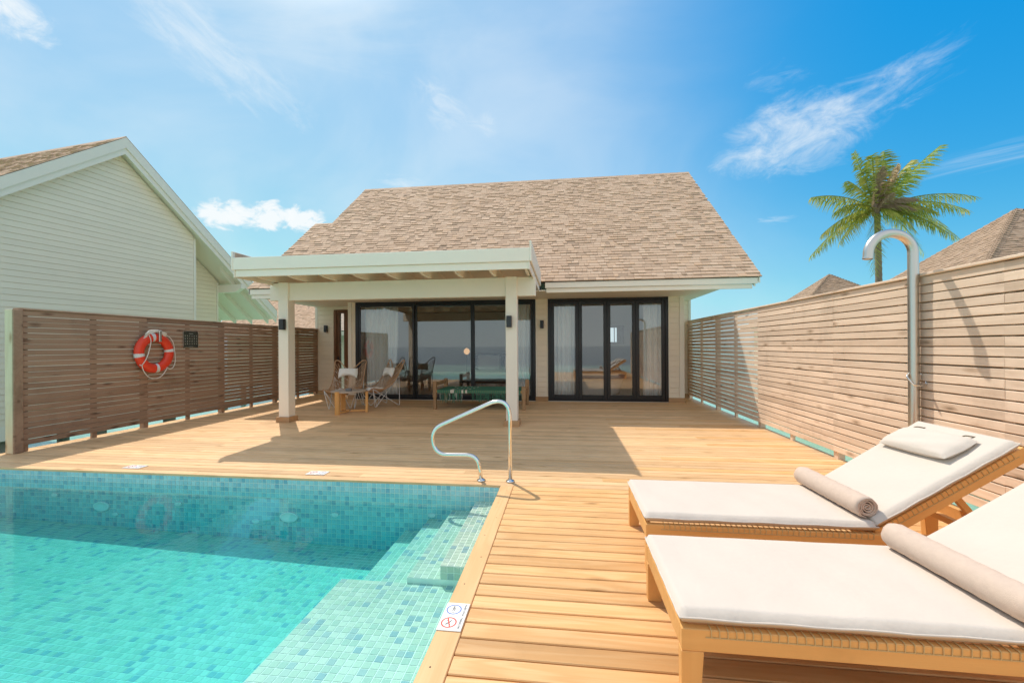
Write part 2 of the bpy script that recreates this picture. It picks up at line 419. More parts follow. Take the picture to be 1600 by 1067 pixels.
TILE_WALL = ramp_mat('wall_tile_joined', WALL_STOPS, True, .25, .05, 60, .18, .5)
GROUT = plain('pool_grout', (.88, .90, .80), .8, var=.04)

def glass_mat(name, f0, tint, rough=0.0):
    """see-through pane: mirror share grows towards grazing angles on both sides alike"""
    m, t, p = base_mat(name); t.n.remove(p)
    lw = t.new('ShaderNodeLayerWeight'); lw.inputs[0].default_value = .5
    f = t.m('ADD', f0, t.m('MULTIPLY', t.m('POWER', lw.outputs['Facing'], 5.0), 1 - f0))
    tr = t.new('ShaderNodeBsdfTransparent'); tr.inputs[0].default_value = (*tint, 1)
    gl = t.new('ShaderNodeBsdfGlossy'); gl.inputs['Roughness'].default_value = rough
    mx = t.new('ShaderNodeMixShader'); t.put(mx.inputs[0], f); t.l.new(tr.outputs[0], mx.inputs[1]); t.l.new(gl.outputs[0], mx.inputs[2])
    t.l.new(mx.outputs[0], t.n['Material Output'].inputs[0])
    return m
GLASS = glass_mat('window_glass', .135, (.93, .95, .95))

def pool_water_mat():
    m, t, p = base_mat('pool_water'); t.n.remove(p)
    pos = t.new('ShaderNodeNewGeometry').outputs['Position']
    h = t.m('ADD', t.noise(t.vm('MULTIPLY', pos, (3.0, 5.5, 1)), 1, 2, .5, .4), t.m('MULTIPLY', t.noise(t.vm('MULTIPLY', pos, (9, 17, 1)), 1, 2, .5), .25))
    nrm = t.bump(h, .075, .02)
    lw = t.new('ShaderNodeLayerWeight'); lw.inputs[0].default_value = .5
    f = t.m('ADD', .02, t.m('MULTIPLY', t.m('POWER', lw.outputs['Facing'], 5.0), .98))
    tr = t.new('ShaderNodeBsdfTransparent'); tr.inputs[0].default_value = (.98, 1, 1, 1)
    gl = t.new('ShaderNodeBsdfGlossy'); gl.inputs['Roughness'].default_value = .0; t.put(gl.inputs['Normal'], nrm)
    mx = t.new('ShaderNodeMixShader'); t.put(mx.inputs[0], f); t.l.new(tr.outputs[0], mx.inputs[1]); t.l.new(gl.outputs[0], mx.inputs[2])
    t.l.new(mx.outputs[0], t.n['Material Output'].inputs[0])
    va = t.new('ShaderNodeVolumeAbsorption'); va.inputs['Color'].default_value = (.02, .915, .945, 1); va.inputs['Density'].default_value = .95
    t.l.new(va.outputs[0], t.n['Material Output'].inputs['Volume'])
    return m
POOLWATER = pool_water_mat()

def lagoon_mat():
    m, t, p = base_mat('lagoon_water')
    pos = t.new('ShaderNodeNewGeometry').outputs['Position']
    sx = t.new('ShaderNodeSeparateXYZ'); t.put(sx.inputs[0], pos)
    yy = t.m('ADD', sx.outputs[1], t.m('MULTIPLY', t.m('SUBTRACT', t.noise(pos, .05, 3, .5), .5), 26))
    deep = t.mr(yy, -46, -60)
    patch = t.mr(t.noise(pos, .35, 4, .6), .42, .7)
    c = t.mix(patch, (.28, .50, .37), (.20, .43, .33))
    c = t.mix(deep, c, (.012, .06, .12))
    foam = t.m('MULTIPLY', t.m('MULTIPLY', t.mr(yy, -40, -45), t.mr(yy, -56, -48)), t.mr(t.noise(t.vm('MULTIPLY', pos, (.25, .9, 1)), 1, 4, .65), .5, .68))
    c = t.mix(foam, c, (.75, .78, .78))
    t.put(p.inputs['Base Color'], c); p.inputs['Roughness'].default_value = .12; p.inputs['IOR'].default_value = 1.33
    h = t.m('ADD', t.noise(t.vm('MULTIPLY', pos, (1.2, 2.4, 1)), 1, 4, .55, .5), t.m('MULTIPLY', t.noise(t.vm('MULTIPLY', pos, (.25, .5, 1)), 1, 2, .5), 1.5))
    t.put(p.inputs['Normal'], t.bump(h, .5, .12))
    return m
LAGOON = lagoon_mat()

def frond_mat(name, c1, c2, c3):
    m, t, p = base_mat(name)
    pos = t.new('ShaderNodeNewGeometry').outputs['Position']; rn = t.new('ShaderNodeObjectInfo').outputs['Random']
    c = t.mix(t.mr(t.noise(pos, 3.5, 3, .6), .35, .7), c1, c2)
    c = t.mix(t.m('MULTIPLY', t.mr(t.noise(pos, 1.4, 3, .6), .5, .75), .8), c, c3)
    k = t.m('ADD', .8, t.m('MULTIPLY', rn, .4)); sv = t.vm('SCALE', c); t.put(sv.node.inputs['Scale'], k)
    t.put(p.inputs['Base Color'], sv); p.inputs['Roughness'].default_value = .45
    tl = t.new('ShaderNodeBsdfTranslucent'); t.put(tl.inputs[0], sv)
    mx = t.new('ShaderNodeMixShader'); mx.inputs[0].default_value = .58
    t.l.new(p.outputs[0], mx.inputs[1]); t.l.new(tl.outputs[0], mx.inputs[2]); t.l.new(mx.outputs[0], t.n['Material Output'].inputs[0])
    return m
FROND = frond_mat('palm_frond', (.30, .36, .055), (.50, .50, .09), (.66, .54, .18))
DRYFROND = frond_mat('palm_dry_fibre', (.52, .38, .24), (.60, .46, .30), (.42, .29, .17))

# ------------------------------------------------------------------ setting: water, islet
WZ = -2.0
lag = MB().add([(-4000, -4000, WZ), (4000, -4000, WZ), (4000, 4000, WZ), (-4000, 4000, WZ)], [(0, 1, 2, 3)]).build('lagoon', LAGOON)
tag(lag, 'turquoise lagoon water showing under the fences', kind='structure')

# ------------------------------------------------------------------ setting: deck
PX0, PX1, PY0, PY1 = -7.36, -0.634, -1.2, 4.15       # pool opening
DX0, DX1 = -7.50, 3.38
deck = empty('deck', (0, 0, 0), kind='structure')
PITCH, PW = 0.115, 0.1065
_plank_cache = {}
def plank_mesh(L, mat=None):
    mat = mat or DECK; k = (round(L, 2), mat.name)
    if k not in _plank_cache:
        h = k[0] / 2; c = .004; wy = PW / 2; zb = -.026
        prof = [(-wy, zb), (wy, zb), (wy, -c), (wy - c, 0), (-wy + c, 0), (-wy, -c)]
        b = MB(); b.prism([(-h, y, z) for y, z in prof], (2 * h, 0, 0)); _plank_cache[k] = b.mesh('plank', mat)
    return _plank_cache[k]
row = 0; y = PY1 + PITCH / 2 - .004
def put_plank(x0, x1, y):
    L = round(x1 - x0, 2)
    o = link('plank', plank_mesh(L, DECK_NEAR if y < PY1 or (x0 > .4 and random.random() < .55) else DECK), deck); o.location = ((x0 + x1) / 2, y, random.uniform(-.0008, .0008)); o.rotation_euler = (random.uniform(-.004, .004), 0, 0)
    return o
while y < 12.25:
    xe = DX1 if y < 11.55 else -5.8
    cuts = [DX0]
    c0 = DX0 + [3.0, 1.5, 4.1, 2.2][row % 4] + random.choice([0, .4, -.4])
    if y > 10.72: xe = -5.75 if y < 11.62 else DX0
    if xe <= DX0: break
    if y > 10.72: put_plank(2.96, DX1, y)
    x = c0
    while x < xe - .8: cuts.append(round(x, 2)); x += 4.2
    cuts.append(xe)
    for a, b in zip(cuts[:-1], cuts[1:]): put_plank(a + .001, b - .002, y)
    y += PITCH; row += 1
y = PY1 - PITCH / 2 - .004; row = 0
while y > -1.3:
    if row % 5 == 3: put_plank(-.497, 1.34, y); put_plank(1.343, DX1, y)
    else: put_plank(-.497, DX1, y)
    y -= PITCH; row += 1
# coping plank along the pool's right edge, with screw heads
cp = MB(); cp.cbox(-.0635, .0635, -2.7, 2.7, -.032, .002, .004)
c_me = MB(); c_me.cbox(-2.69, 2.69, -.0635, .0635, -.032, .002, .004)
cop = c_me.build('coping_plank', COPING, deck); cop.location = (-.5665, 1.455, 0); cop.rotation_euler = (0, 0, R(90))
sc_ = MB()
for i in range(12):
    for dx in (-.03,): sc_.lathe([(.004, .0022), (.004, .0030)], 8, (-.5665 + dx * (1 if i % 2 else -1) * .6, 4.0 - i * .32, 0))
sc_.build('screw', LAMPBLK, deck)
# dark sheet added under the planks so the gaps read as shade, and piles
b = MB()
b.box(DX0 + .02, DX1 - .02, PY1 + .03, 10.7, -.16, -.045); b.box(DX0 + .02, -5.8, 10.70, 11.6, -.16, -.045); b.box(PX1 + .03, DX1 - .02, -1.3, PY1 + .03, -.16, -.045)
b.build('gap_shade_sheet', GAPSHADE, deck)
def piles(spots, r, top, parent):
    me = MB().lathe([(r, WZ - 1), (r, top)], 12).mesh('pile', PILE)
    for x, y in spots: link('pile', me, parent).location = (x, y, 0)
piles([(x, y) for x in (-7.0, -4.0, -1.0, 2.0, 3.1) for y in (4.6, 7.4, 10.2)] + [(x, y) for x in (.4, 2.8) for y in (-.9, 1.8)], .14, -.17, deck)

# ------------------------------------------------------------------ setting: pool
pool = empty('pool', (0, 0, 0), kind='structure')
FZ = -.72; SH = -.31; TP = .05
STEPS = [(-.884, -.17, 2.90), (-1.134, -.27, 2.90), (-1.384, -.375, 2.90), (-1.634, -.50, 2.90)]   # left edge x, top z, near y
SHX, SHY = -1.634, 2.90
tb = MB(); single = []
def tone(): return random.random()
def tiles(o, du, dv, nu, nv, gap=.0046, h=.0016, keep=None, mb=None):
    o = V(o); du = V(du); dv = V(dv); n = du.cross(dv).normalized()
    for i in range(nu):
        for j in range(nv):
            p = o + du * (i * TP) + dv * (j * TP)
            if keep and not keep(p): continue
            g = gap / 2
            q = [p + du * g + dv * g, p + du * (TP - g) + dv * g, p + du * (TP - g) + dv * (TP - g), p + du * g + dv * (TP - g)]
            e = .0008
            tq = [q[0] + n * h + (du + dv) * e, q[1] + n * h + (-du + dv) * e, q[2] + n * h + (-du - dv) * e, q[3] + n * h + (du - dv) * e]
            (mb or tb).add(q + tq, [(4, 5, 6, 7), (0, 1, 5, 4), (1, 2, 6, 5), (2, 3, 7, 6), (3, 0, 4, 7)], tone())
# far wall (faces -Y)
wtb = MB(); tiles((PX0 + .01, PY1, -.022 - 14 * TP), (1, 0, 0), (0, 0, 1), 134, 14, mb=wtb)
wo = wtb.build('wall_tile', TILE_WALL, pool, tones=True); wo['kind'] = 'stuff'
# floor
fl_nu = int((SHX - PX0) / TP); fl_nv = int((PY1 - .6) / TP)
FT = .027                                                   # the floor falls towards the steps
tiles((SHX - fl_nu * TP, PY1 - fl_nv * TP, FZ + FT * fl_nu * TP), (1, 0, -FT), (0, 1, 0), fl_nu, fl_nv)
# shelf top; the tiles nearest the camera are single objects
sh_nu = 20; x_s = PX1 - sh_nu * TP
single_area = lambda p: p.y < 1.72 and p.x > -1.40
ny = int((SHY - .35) / TP)
tiles((x_s, SHY - ny * TP, SH), (1, 0, 0), (0, 1, 0), sh_nu, ny, keep=lambda p: not (1.22 < p.y < 2.18 and p.x > -1.385))
tile_me = []
for k in range(3):
    b = MB(); g = .0023; e = .0008; h = .0016; T = TP
    q = [V((g, g, 0)), V((T - g, g, 0)), V((T - g, T - g, 0)), V((g, T - g, 0))]
    tq = [V((g + e, g + e, h)), V((T - g - e, g + e, h)), V((T - g - e, T - g - e, h)), V((g + e, T - g - e, h))]
    b.add(q + tq, [(4, 5, 6, 7), (0, 1, 5, 4), (1, 2, 6, 5), (2, 3, 7, 6), (3, 0, 4, 7)]); tile_me.append(b.mesh('tile', TILE_O))
cnt = 0
for i in range(sh_nu):
    for j in range(ny):
        p = V((x_s + i * TP, SHY - ny * TP + j * TP, SH))
        if 1.22 < p.y < 2.18 and p.x > -1.385:
            o = link('tile', tile_me[cnt % 3], pool); o.location = p; cnt += 1
# steps: treads and the end faces that look at the camera
prev = PX1
for (x, z, yn) in STEPS:
    nu = round((prev - x) / TP)
    nyy = int((PY1 - yn) / TP)
    du_s = (prev - x) / (nu * TP)
    for i in range(nu):
        pass
    tiles((prev - nu * TP, yn, z), (1, 0, 0), (0, 1, 0), nu, nyy)
    zr = z
    nz = max(0, int((z - SH) / TP + .01))
    if nz: tiles((prev - nu * TP, yn, z - nz * TP), (1, 0, 0), (0, 0, 1), nu, nz)
    prev = x
tiles_o = tb.build('tile', TILE_T, pool, tones=True); tiles_o['kind'] = 'stuff'
# grout backing, one closed shell per body
b = MB()
b.box(PX0 - .12, PX1, PY1 + .001, PY1 + .10, -1.2, -.021)                          # far wall
b.box(PX1 + .001, PX1 + .10, PY0, PY1 + .10, -1.2, -.034)                          # right wall
b.box(PX0 - .12, PX0, PY0, PY1, -1.2, -.005)                                       # left wall
b.box(PX0 - .12, PX1 + .1, PY0 - .1, PY0 - .001, -1.2, -.005)                      # near wall
b.prism([(PX0, PY0, -1.2), (PX1, PY0, -1.2), (PX1, PY0, FZ - FT * (PX1 - SHX) - .0005), (PX0, PY0, FZ - FT * (PX0 - SHX) - .0005)], (0, PY1 + .0005 - PY0, 0))      # floor
b.box(SHX, PX1 + .0005, PY0, SHY - .0005, FZ - .1, SH - .0005)                      # shelf
prev = PX1 + .0005
for (x, z, yn) in STEPS:
    b.box(x, prev, yn + .0005, PY1 + .0005, FZ - .1, z - .0005); prev = x - .0002
b.build('pool_shell', GROUT, pool)
# lights and inlets on the far wall
def disc(px_x, z, r, name):
    d = MB(); d.M = Matrix.Translation((px_x, PY1 - .004, z)) @ Matrix.Diagonal((1, 1, .52, 1)) @ Matrix.Rotation(R(90), 4, 'X')
    d.lathe([(r, 0), (r, .010), (r * .86, .016), (r * .82, .012), (r * .30, .018), (.001, .018)], 28, cap=False); return d.build(name, FITTING, pool)
for xx, zz, rr, nm in ((-5.24, -.40, .105, 'pool_light'), (-2.93, -.42, .105, 'pool_light'), (-5.86, -.29, .042, 'water_inlet'), (-4.26, -.33, .045, 'water_inlet'),
                       (-5.06, -.48, .040, 'water_inlet'), (-3.32, -.48, .045, 'water_inlet'), (-2.41, -.37, .045, 'water_inlet'), (-1.35, -.33, .04, 'water_inlet')):
    disc(xx, zz, rr, nm)
wb = MB(); wb.box(PX0 - .05, PX1 + .05, PY0 - .05, PY1 + .05, -1.1, -.122)
water = wb.build('pool_water', POOLWATER); tag(water, 'still clear turquoise water filling the tiled pool', kind='structure')

# ------------------------------------------------------------------ roofs
def shingle_box(mb, p, U, S, N, wd, e, tone_, th=None):
    if th is None: th = random.choice((.008, .009, .012, .020, .024))
    a = p + U * .002; b = p + U * (wd - .002); up = S * (e * 1.12)
    q = [a, b, b + up, a + up]
    t = [a + N * th, b + N * th, b + up + N * .003, a + up + N * .003]
    mb.add(q + t, [(4, 5, 6, 7), (0, 1, 5, 4), (1, 2, 6, 5), (3, 0, 4, 7)], tone_)

def shingle_slope(P0, U, S, s_len, ub, parent, e=.125, w0=.13, w1=.30, single_rows=None, limit=300, name='shingle', mat=None):
    """courses of shingles on the plane through P0 spanned by U (along the eave) and S (up the slope)"""
    P0 = V(P0); U = V(U).normalized(); S = V(S).normalized(); N = U.cross(S).normalized()
    if N.z < 0: N = -N
    mb = MB(); n_single = 0; rows = int(s_len / e)
    widths = [.10, .13, .16, .16, .19, .23]
    cache = {}
    for r_ in range(rows):
        s = r_ * e; u0, u1 = ub(s); u = u0; 
        if r_ % 2: u += random.uniform(-.08, 0)
        while u < u1 - .01:
            wd = random.choice(widths) if w1 <= .31 else random.uniform(w0, w1)
            a = max(u, u0); b_ = min(u + wd, u1)
            if b_ - a > .03:
                p = P0 + S * s + U * a
                if single_rows is not None and r_ < single_rows and n_single < limit and P0.x + U.x * a > -.45:
                    k = round(b_ - a, 2)
                    if k not in cache:
                        m_ = MB(); shingle_box(m_, V((0, 0, 0)), V((1, 0, 0)), V((0, 1, 0)), V((0, 0, 1)), k, e, .5); cache[k] = m_.mesh('shingle', SHINGLE_O)
                    M = Matrix((( U.x, S.x, N.x, p.x), (U.y, S.y, N.y, p.y), (U.z, S.z, N.z, p.z), (0, 0, 0, 1)))
                    link(name, cache[k], parent, M); n_single += 1
                else:
                    shingle_box(mb, p, U, S, N, b_ - a, e, random.random())
            u += wd
    o = mb.build(name, mat or SHINGLE_T, parent, tones=True); o['kind'] = 'stuff'
    return o

def lap_board(name, parent, A, B, T, Nn, h, mat, a0, a1, b0, b1, z0, over=-.010, proud=.024):
    """one lapped weatherboard: along axis A (unit), normal Nn; ends a0..a1 at the bottom and b0..b1 at the top"""
    A = V(A); Nn = V(Nn); T = V(T); Z = V((0, 0, 1))
    f = lambda a, z, n: T + A * a + Z * z + Nn * n
    vs = [f(a0, z0, 0), f(a1, z0, 0), f(b1, z0 + h + over, 0), f(b0, z0 + h + over, 0),
          f(a0, z0, proud), f(a1, z0, proud), f(b1, z0 + h + over, proud - .004), f(b0, z0 + h + over, proud - .004)]
    m = MB(); m.add(vs, [(4, 5, 6, 7), (0, 1, 5, 4), (1, 2, 6, 5), (2, 3, 7, 6), (3, 0, 4, 7), (3, 2, 1, 0)])
    return m.build(name, mat, parent)

# ------------------------------------------------------------------ the villa
villa = empty('villa', (0, 0, 0), label='cream weatherboard villa with brown shingle roof behind the deck', cat='house')
FY = 10.65; SLOPE = .843; EY, EZ = 9.0, 2.79; RY = EY + 4.9; RZ = EZ + 4.9 * SLOPE
cs = 1 / math.hypot(1, SLOPE); Sv = V((0, cs, SLOPE * cs)); Nv = V((0, -SLOPE * cs, cs))
slen = 4.9 / cs
XL, XLL, XR = -6.88, -7.42, 4.02
s_step = (11.76 - EY) / cs
# roof body: boards under the shingles
b = MB()
def slope_poly(x0, x1, y0, y1, th=.10):
    z = lambda yy: EZ + (yy - EY) * SLOPE
    return [(x0, y0, z(y0) - .006), (x1, y0, z(y0) - .006), (x1, y1, z(y1) - .006), (x0, y1, z(y1) - .006)]
p = slope_poly(XL + .06, XR - .06, EY + .10, RY); b.prism(p, (0, 0, -.10))
p = slope_poly(XL + .005, XR - .005, EY + .008, EY + .12); b.prism(p, (0, 0, -.008))
p = slope_poly(XLL + .06, XL + .059, EY + .10, 11.74); b.prism(p, (0, 0, -.12))
p = [(x, 2 * RY - yy, z) for x, yy, z in slope_poly(XL + .02, XR - .02, EY + .02, RY - .001)]; b.prism(p, (0, 0, -.12))
roof = b.build('roof', UNDERLAY, villa)
shingle_slope((0, EY, EZ), (1, 0, 0), Sv, slen - .02, lambda s: ((XLL if s < s_step else XL), XR), roof, single_rows=12)
rc = MB()                                                                   # ridge caps
x = XL
while x < XR - .05:
    wd = .30; x1 = min(x + wd, XR); tn = random.random()
    rc.add([(x, RY - .13, RZ - .13 * SLOPE + .014), (x1, RY - .13, RZ - .13 * SLOPE + .010), (x1, RY, RZ + .018), (x, RY, RZ + .024), (x, RY + .13, RZ - .13 * SLOPE + .014), (x1, RY + .13, RZ - .13 * SLOPE + .010)],
           [(0, 1, 2, 3), (3, 2, 5, 4), (0, 3, 4)], tn); x += .24
o = rc.build('ridge_cap', SHINGLE_T, roof, tones=True); o['kind'] = 'stuff'
# eave fascia: two stepped boards, soffit
def step_board(name, parent, x0, x1, y_face, ztop, h, th, mat=PAINT):
    b = MB(); b.cbox(x0, x1, y_face, y_face + th, ztop - h, ztop, .004); return b.build(name, mat, parent)
step_board('fascia', villa, -.38, XR - .07, EY + .03, EZ - .012, .125, .03); step_board('fascia', villa, -.36, XR - .16, EY + .065, EZ - .1375, .095, .03)
step_board('fascia', villa, XLL + .03, -5.50, EY + .03, EZ - .012, .125, .03); step_board('fascia', villa, XLL + .07, -5.50, EY + .065, EZ - .1375, .095, .03)
b = MB(); b.box(-5.5, 3.36, EY + .098, 11.68, EZ - .19, EZ - .165); b.build('soffit', PAINT, villa)
b = MB(); b.box(XLL + .1, -5.5, EY + .098, 11.68, EZ - .19, EZ - .165); b.build('soffit', PAINT, villa)
# rake boards on the gable ends
def rake(parent, x, th, y0, y1, drop0, h, mat=PAINT):
    z = lambda yy: EZ + (yy - EY) * SLOPE
    b = MB(); b.prism([(x, y0, z(y0) - drop0 - h), (x, y1, z(y1) - drop0 - h), (x, y1, z(y1) - drop0), (x, y0, z(y0) - drop0)], (th, 0, 0)); return b.build('rake_board', mat, parent)
rake(villa, XR - .055, .03, EY + .03, RY, .012, .14); rake(villa, XR - .13, .03, EY + .07, RY, .15, .10)
rake(villa, XL + .025, .03, 11.76, RY, .012, .14); rake(villa, XLL + .025, .03, EY + .03, 11.74, .012, .14)
# gable walls
for gx in (3.34, -6.5):
    b = MB(); b.prism([(gx, 11.7, EZ - .1), (gx, 2 * RY - 11.0, EZ - .1), (gx, RY, RZ - .45), (gx, 11.7, EZ + 2.6 * SLOPE - .4)], (.06, 0, 0)); b.build('gable_wall', SIDING, villa)
# front wall strips with weatherboards
wall = MB(); 
for x0, x1 in ((-5.75, -5.56), (-.695, -.385), (2.575, 2.93)): wall.box(x0, x1, FY, FY + .12, -.02, 2.62)
wall.box(-5.75, 2.93, FY + .002, FY + .12, 2.621, 2.70)
wall.box(2.932, 3.36, 11.6, 11.72, -.6, 2.75); wall.box(2.81, 2.929, FY + .121, 11.6, -.02, 2.75)
wall.box(3.241, 3.36, 11.721, 17, -.6, 3.2)
wall.box(-7.36, -6.78, 11.70, 11.82, -.6, 2.75); wall.box(-6.779, -6.34, 11.701, 11.82, 2.52, 2.75); wall.box(-6.339, -5.751, 11.70, 11.82, -.02, 2.75)
wall.box(-5.75, -5.63, FY + .121, 11.70, -.02, 2.75)
front = wall.build('wall', SIDING, villa)
CB = .132
for x0, x1 in ((-5.66, -5.565), (-.66, -.40), (2.60, 2.83)):
    for i in range(19): lap_board('weatherboard', front, (1, 0, 0), None, (0, FY, 0), (0, -1, 0), CB, SIDING, x0, x1, x0, x1, .10 + i * CB)
for i in range(19): lap_board('weatherboard', front, (1, 0, 0), None, (0, 11.6, 0), (0, -1, 0), CB, SIDING, 2.95, 3.31, 2.95, 3.31, .10 + i * CB)
for i in range(19):
    z0 = .12 + i * CB
    lap_board('weatherboard', front, (1, 0, 0), None, (0, 11.70, 0), (0, -1, 0), CB, SIDING, -7.29, -6.80, -7.29, -6.80, z0)
    if z0 > 2.45: lap_board('weatherboard', front, (1, 0, 0), None, (0, 11.70, 0), (0, -1, 0), CB, SIDING, -6.799, -5.76, -6.799, -5.76, z0)
def trim(x0, x1, y0, y1, z0=0, z1=2.615, name='corner_trim', mat=PAINT):
    b = MB(); b.cbox(x0, x1, y0, y1, z0, z1, .004); return b.build(name, mat, villa)
trim(-5.77, -5.665, FY - .032, FY - .001); trim(2.835, 2.95, FY - .032, FY - .001); trim(3.315, 3.38, 11.566, 11.599); trim(-7.38, -7.295, 11.666, 11.699)
trim(-.695, -.662, FY - .030, FY - .001); trim(-.398, -.385, FY - .030, FY - .001); trim(2.575, 2.598, FY - .030, FY - .001)
for x0, x1, yf in ((-5.78, -5.56, FY), (-.70, -.38, FY), (2.57, 2.96, FY), (2.96, 3.4, 11.6), (-7.4, -5.78, 11.7)):
    trim(x0, x1, yf - .046, yf - .0325, 0, .115, 'skirting_board', COPING_BROWN)
# dark narrow window in the set-back wall
win = MB()
for x0, x1 in ((-6.775, -6.69), (-6.46, -6.345)): win.cbox(x0, x1, 11.655, 11.80, .02, 2.515, .004)
win.cbox(-6.688, -6.462, 11.657, 11.80, 2.41, 2.515, .003); win.cbox(-6.688, -6.462, 11.657, 11.80, .02, .16, .003)
win.cbox(-6.688, -6.61, 11.68, 11.78, .162, 2.408, .003)
nw = win.build('narrow_window', BROWNWIN, villa)
g = MB(); g.box(-6.608, -6.464, 11.72, 11.728, .162, 2.408); g.build('pane', GLASS, nw)
h = MB(); h.cbox(-6.655, -6.635, 11.64, 11.679, .98, 1.12, .003); h.build('handle', LAMPBLK, nw)

def door_set(name, x0, x1, n_panel, leaf, frame=.07, ztop=2.61):
    """black framed glazed doors: outer frame, leaves with stiles and a pane each"""
    d = MB(); y0, y1 = FY - .03, FY + .10
    d.cbox(x0, x0 + frame, y0, y1, .012, ztop, .004); d.cbox(x1 - frame, x1, y0, y1, .012, ztop, .004)
    d.cbox(x0 + frame + .001, x1 - frame - .001, y0, y1, ztop - frame, ztop, .004); d.cbox(x0 + frame + .001, x1 - frame - .001, y0, y1, .012, .045, .003)
    root = d.build(name, BLACK, villa)
    W = (x1 - x0 - 2 * frame - .004) / n_panel
    for i in range(n_panel):
        a = x0 + frame + .002 + i * W; b_ = a + W - .003; yo = leaf[1] * (i % 2)
        m = MB(); st = leaf[0]
        ya, yb = FY - .012 + yo, FY + .035 + yo
        m.cbox(a, a + st, ya, yb, .047, ztop - frame - .002, .004); m.cbox(b_ - st, b_, ya, yb, .047, ztop - frame - .002, .004)
        m.cbox(a + st + .001, b_ - st - .001, ya, yb, ztop - frame - st - .01, ztop - frame - .002, .004); m.cbox(a + st + .001, b_ - st - .001, ya, yb, .047, .047 + st + .03, .004)
        m.build('leaf_frame', BLACK, root)
        gp = MB(); gp.box(a + st, b_ - st, FY + .010 + yo, FY + .018 + yo, .047 + st, ztop - frame - st); gp.build('pane', GLASS, root)
    return root
sd_ = door_set('sliding_door', -5.555, -.70, 3, (.055, .046))
fd = door_set('folding_door', -.38, 2.57, 4, (.085, 0))
h = MB(); h.cbox(.425, .445, FY - .06, FY - .013, .95, 1.25, .004); h.build('handle', LAMPBLK, fd)
for x0, x1 in ((-5.56, -.70), (-.38, 2.57)):
    h = MB(); h.box(x0, x1, FY - .07, FY - .031, .0, .012); h.build('threshold', BRUSHED, villa)
# header boards over the sliding door
b = MB(); b.cbox(-5.75, -.38, FY - .05, FY - .024, 2.612, 2.70, .004); b.build('header_board', PAINT, villa)
b = MB(); b.cbox(-.379, 2.95, FY - .045, FY - .024, 2.612, 2.60 + .01 + .004, .0005); b.build('header_board', PAINT, villa)
# rooms behind the glass
b = MB()
for x0, x1 in ((-5.62, -.45), (-.33, 2.8)):
    b.box(x0, x1, 15.2, 15.3, 0, 2.75) if x0 < -1 else b.box(x0, x1, 13.8, 13.9, 0, 2.75)
b.box(-5.63, -5.55, 11.83, 15.3, 0, 2.75); b.box(-.45, -.33, FY + .13, 15.2, 0, 2.75); b.box(2.72, 2.80, FY + .13, 13.9, 0, 2.75)
b.box(-5.62, 2.8, FY + .13, 15.3, 2.751, 2.80)
b.build('interior_wall', INWALL, villa)
b = MB(); b.box(-5.62, 2.8, FY + .125, 15.3, -.1, .005); b.build('interior_floor', INFLOOR, villa)
b = MB(); b.box(-5.5, -.46, 12.6, 12.75, 2.45, 2.74); b.build('interior_beam', INDARK, villa)

# veranda roof, beam, rafters, posts
ver = MB(); VX0, VX1, VY0, VT = -5.50, -.47, 6.33, 2.905
ver.box(VX0 + .03, VX1 - .03, VY0 + .033, 9.25, VT - .10, VT - .03)
vroof = ver.build('veranda_roof', PAINT, villa)
b = MB(); b.box(VX0 + .04, VX1 - .04, VY0 + .034, 9.35, VT - .028, VT - .012); b.build('roof_felt', UNDERLAY, vroof)
def vf(x0, x1, y0, y1, z0, z1, name='fascia'):
    b = MB(); b.cbox(x0, x1, y0, y1, z0, z1, .004); return b.build(name, PAINT, vroof)
vf(VX0 + .031, VX1 - .031, VY0, VY0 + .03, VT - .205, VT); vf(VX0 + .05, VX1 - .05, VY0 + .0305, VY0 + .06, VT - .32, VT - .2055)
vf(VX1 - .03, VX1, VY0 - .005, 9.02, VT - .205, VT + .105, 'side_fascia'); vf(VX1 - .049, VX1 - .0305, VY0 + .01, 9.01, VT - .33, VT - .206, 'side_fascia')
vf(VX0, VX0 + .03, VY0 - .005, 9.02, VT - .205, VT + .105, 'side_fascia'); vf(VX0 + .0305, VX0 + .049, VY0 + .01, 9.01, VT - .33, VT - .206, 'side_fascia')
for sx in (VX0 + .031, VX1 - .037):                                  # shingle upstand flashing inside the side boards
    b = MB(); b.box(sx, sx + .006, VY0 + .05, 9.0, VT - .01, VT + .09); b.build('upstand_flashing', SHINGLE_O, vroof)
n_r = 9
for i in range(n_r):
    x = VX0 + .12 + (VX1 - VX0 - .24) * i / (n_r - 1)
    b = MB(); zt = VT - .101; b.prism([(x - .025, VY0 + .061, zt - .10), (x - .025, VY0 + .061, zt), (x - .025, FY - .06, zt), (x - .025, FY - .06, zt - .17), (x - .025, VY0 + .60, zt - .17)], (.05, 0, 0)); b.build('rafter', PAINT, vroof)
b = MB(); b.box(VX0 + .06, VX1 - .06, 9.26, FY - .05, VT - .10, VT - .05); b.build('veranda_ceiling', PAINT, vroof)
bm_ = MB(); bm_.cbox(-5.52, -.475, 7.28, 7.42, 2.285, 2.615, .005); bm_.build('beam', PAINT, villa)
for x in (-5.22, -.90):
    b = MB(); b.cbox(x - .1, x + .1, 7.235, 7.44, .0, 2.62, .006); pst = b.build('post', PAINT, villa)
    b = MB(); b.cbox(x - .135, x + .135, 7.20, 7.475, 0, .10, .005); b.build('post_base', COPING_BROWN, pst)

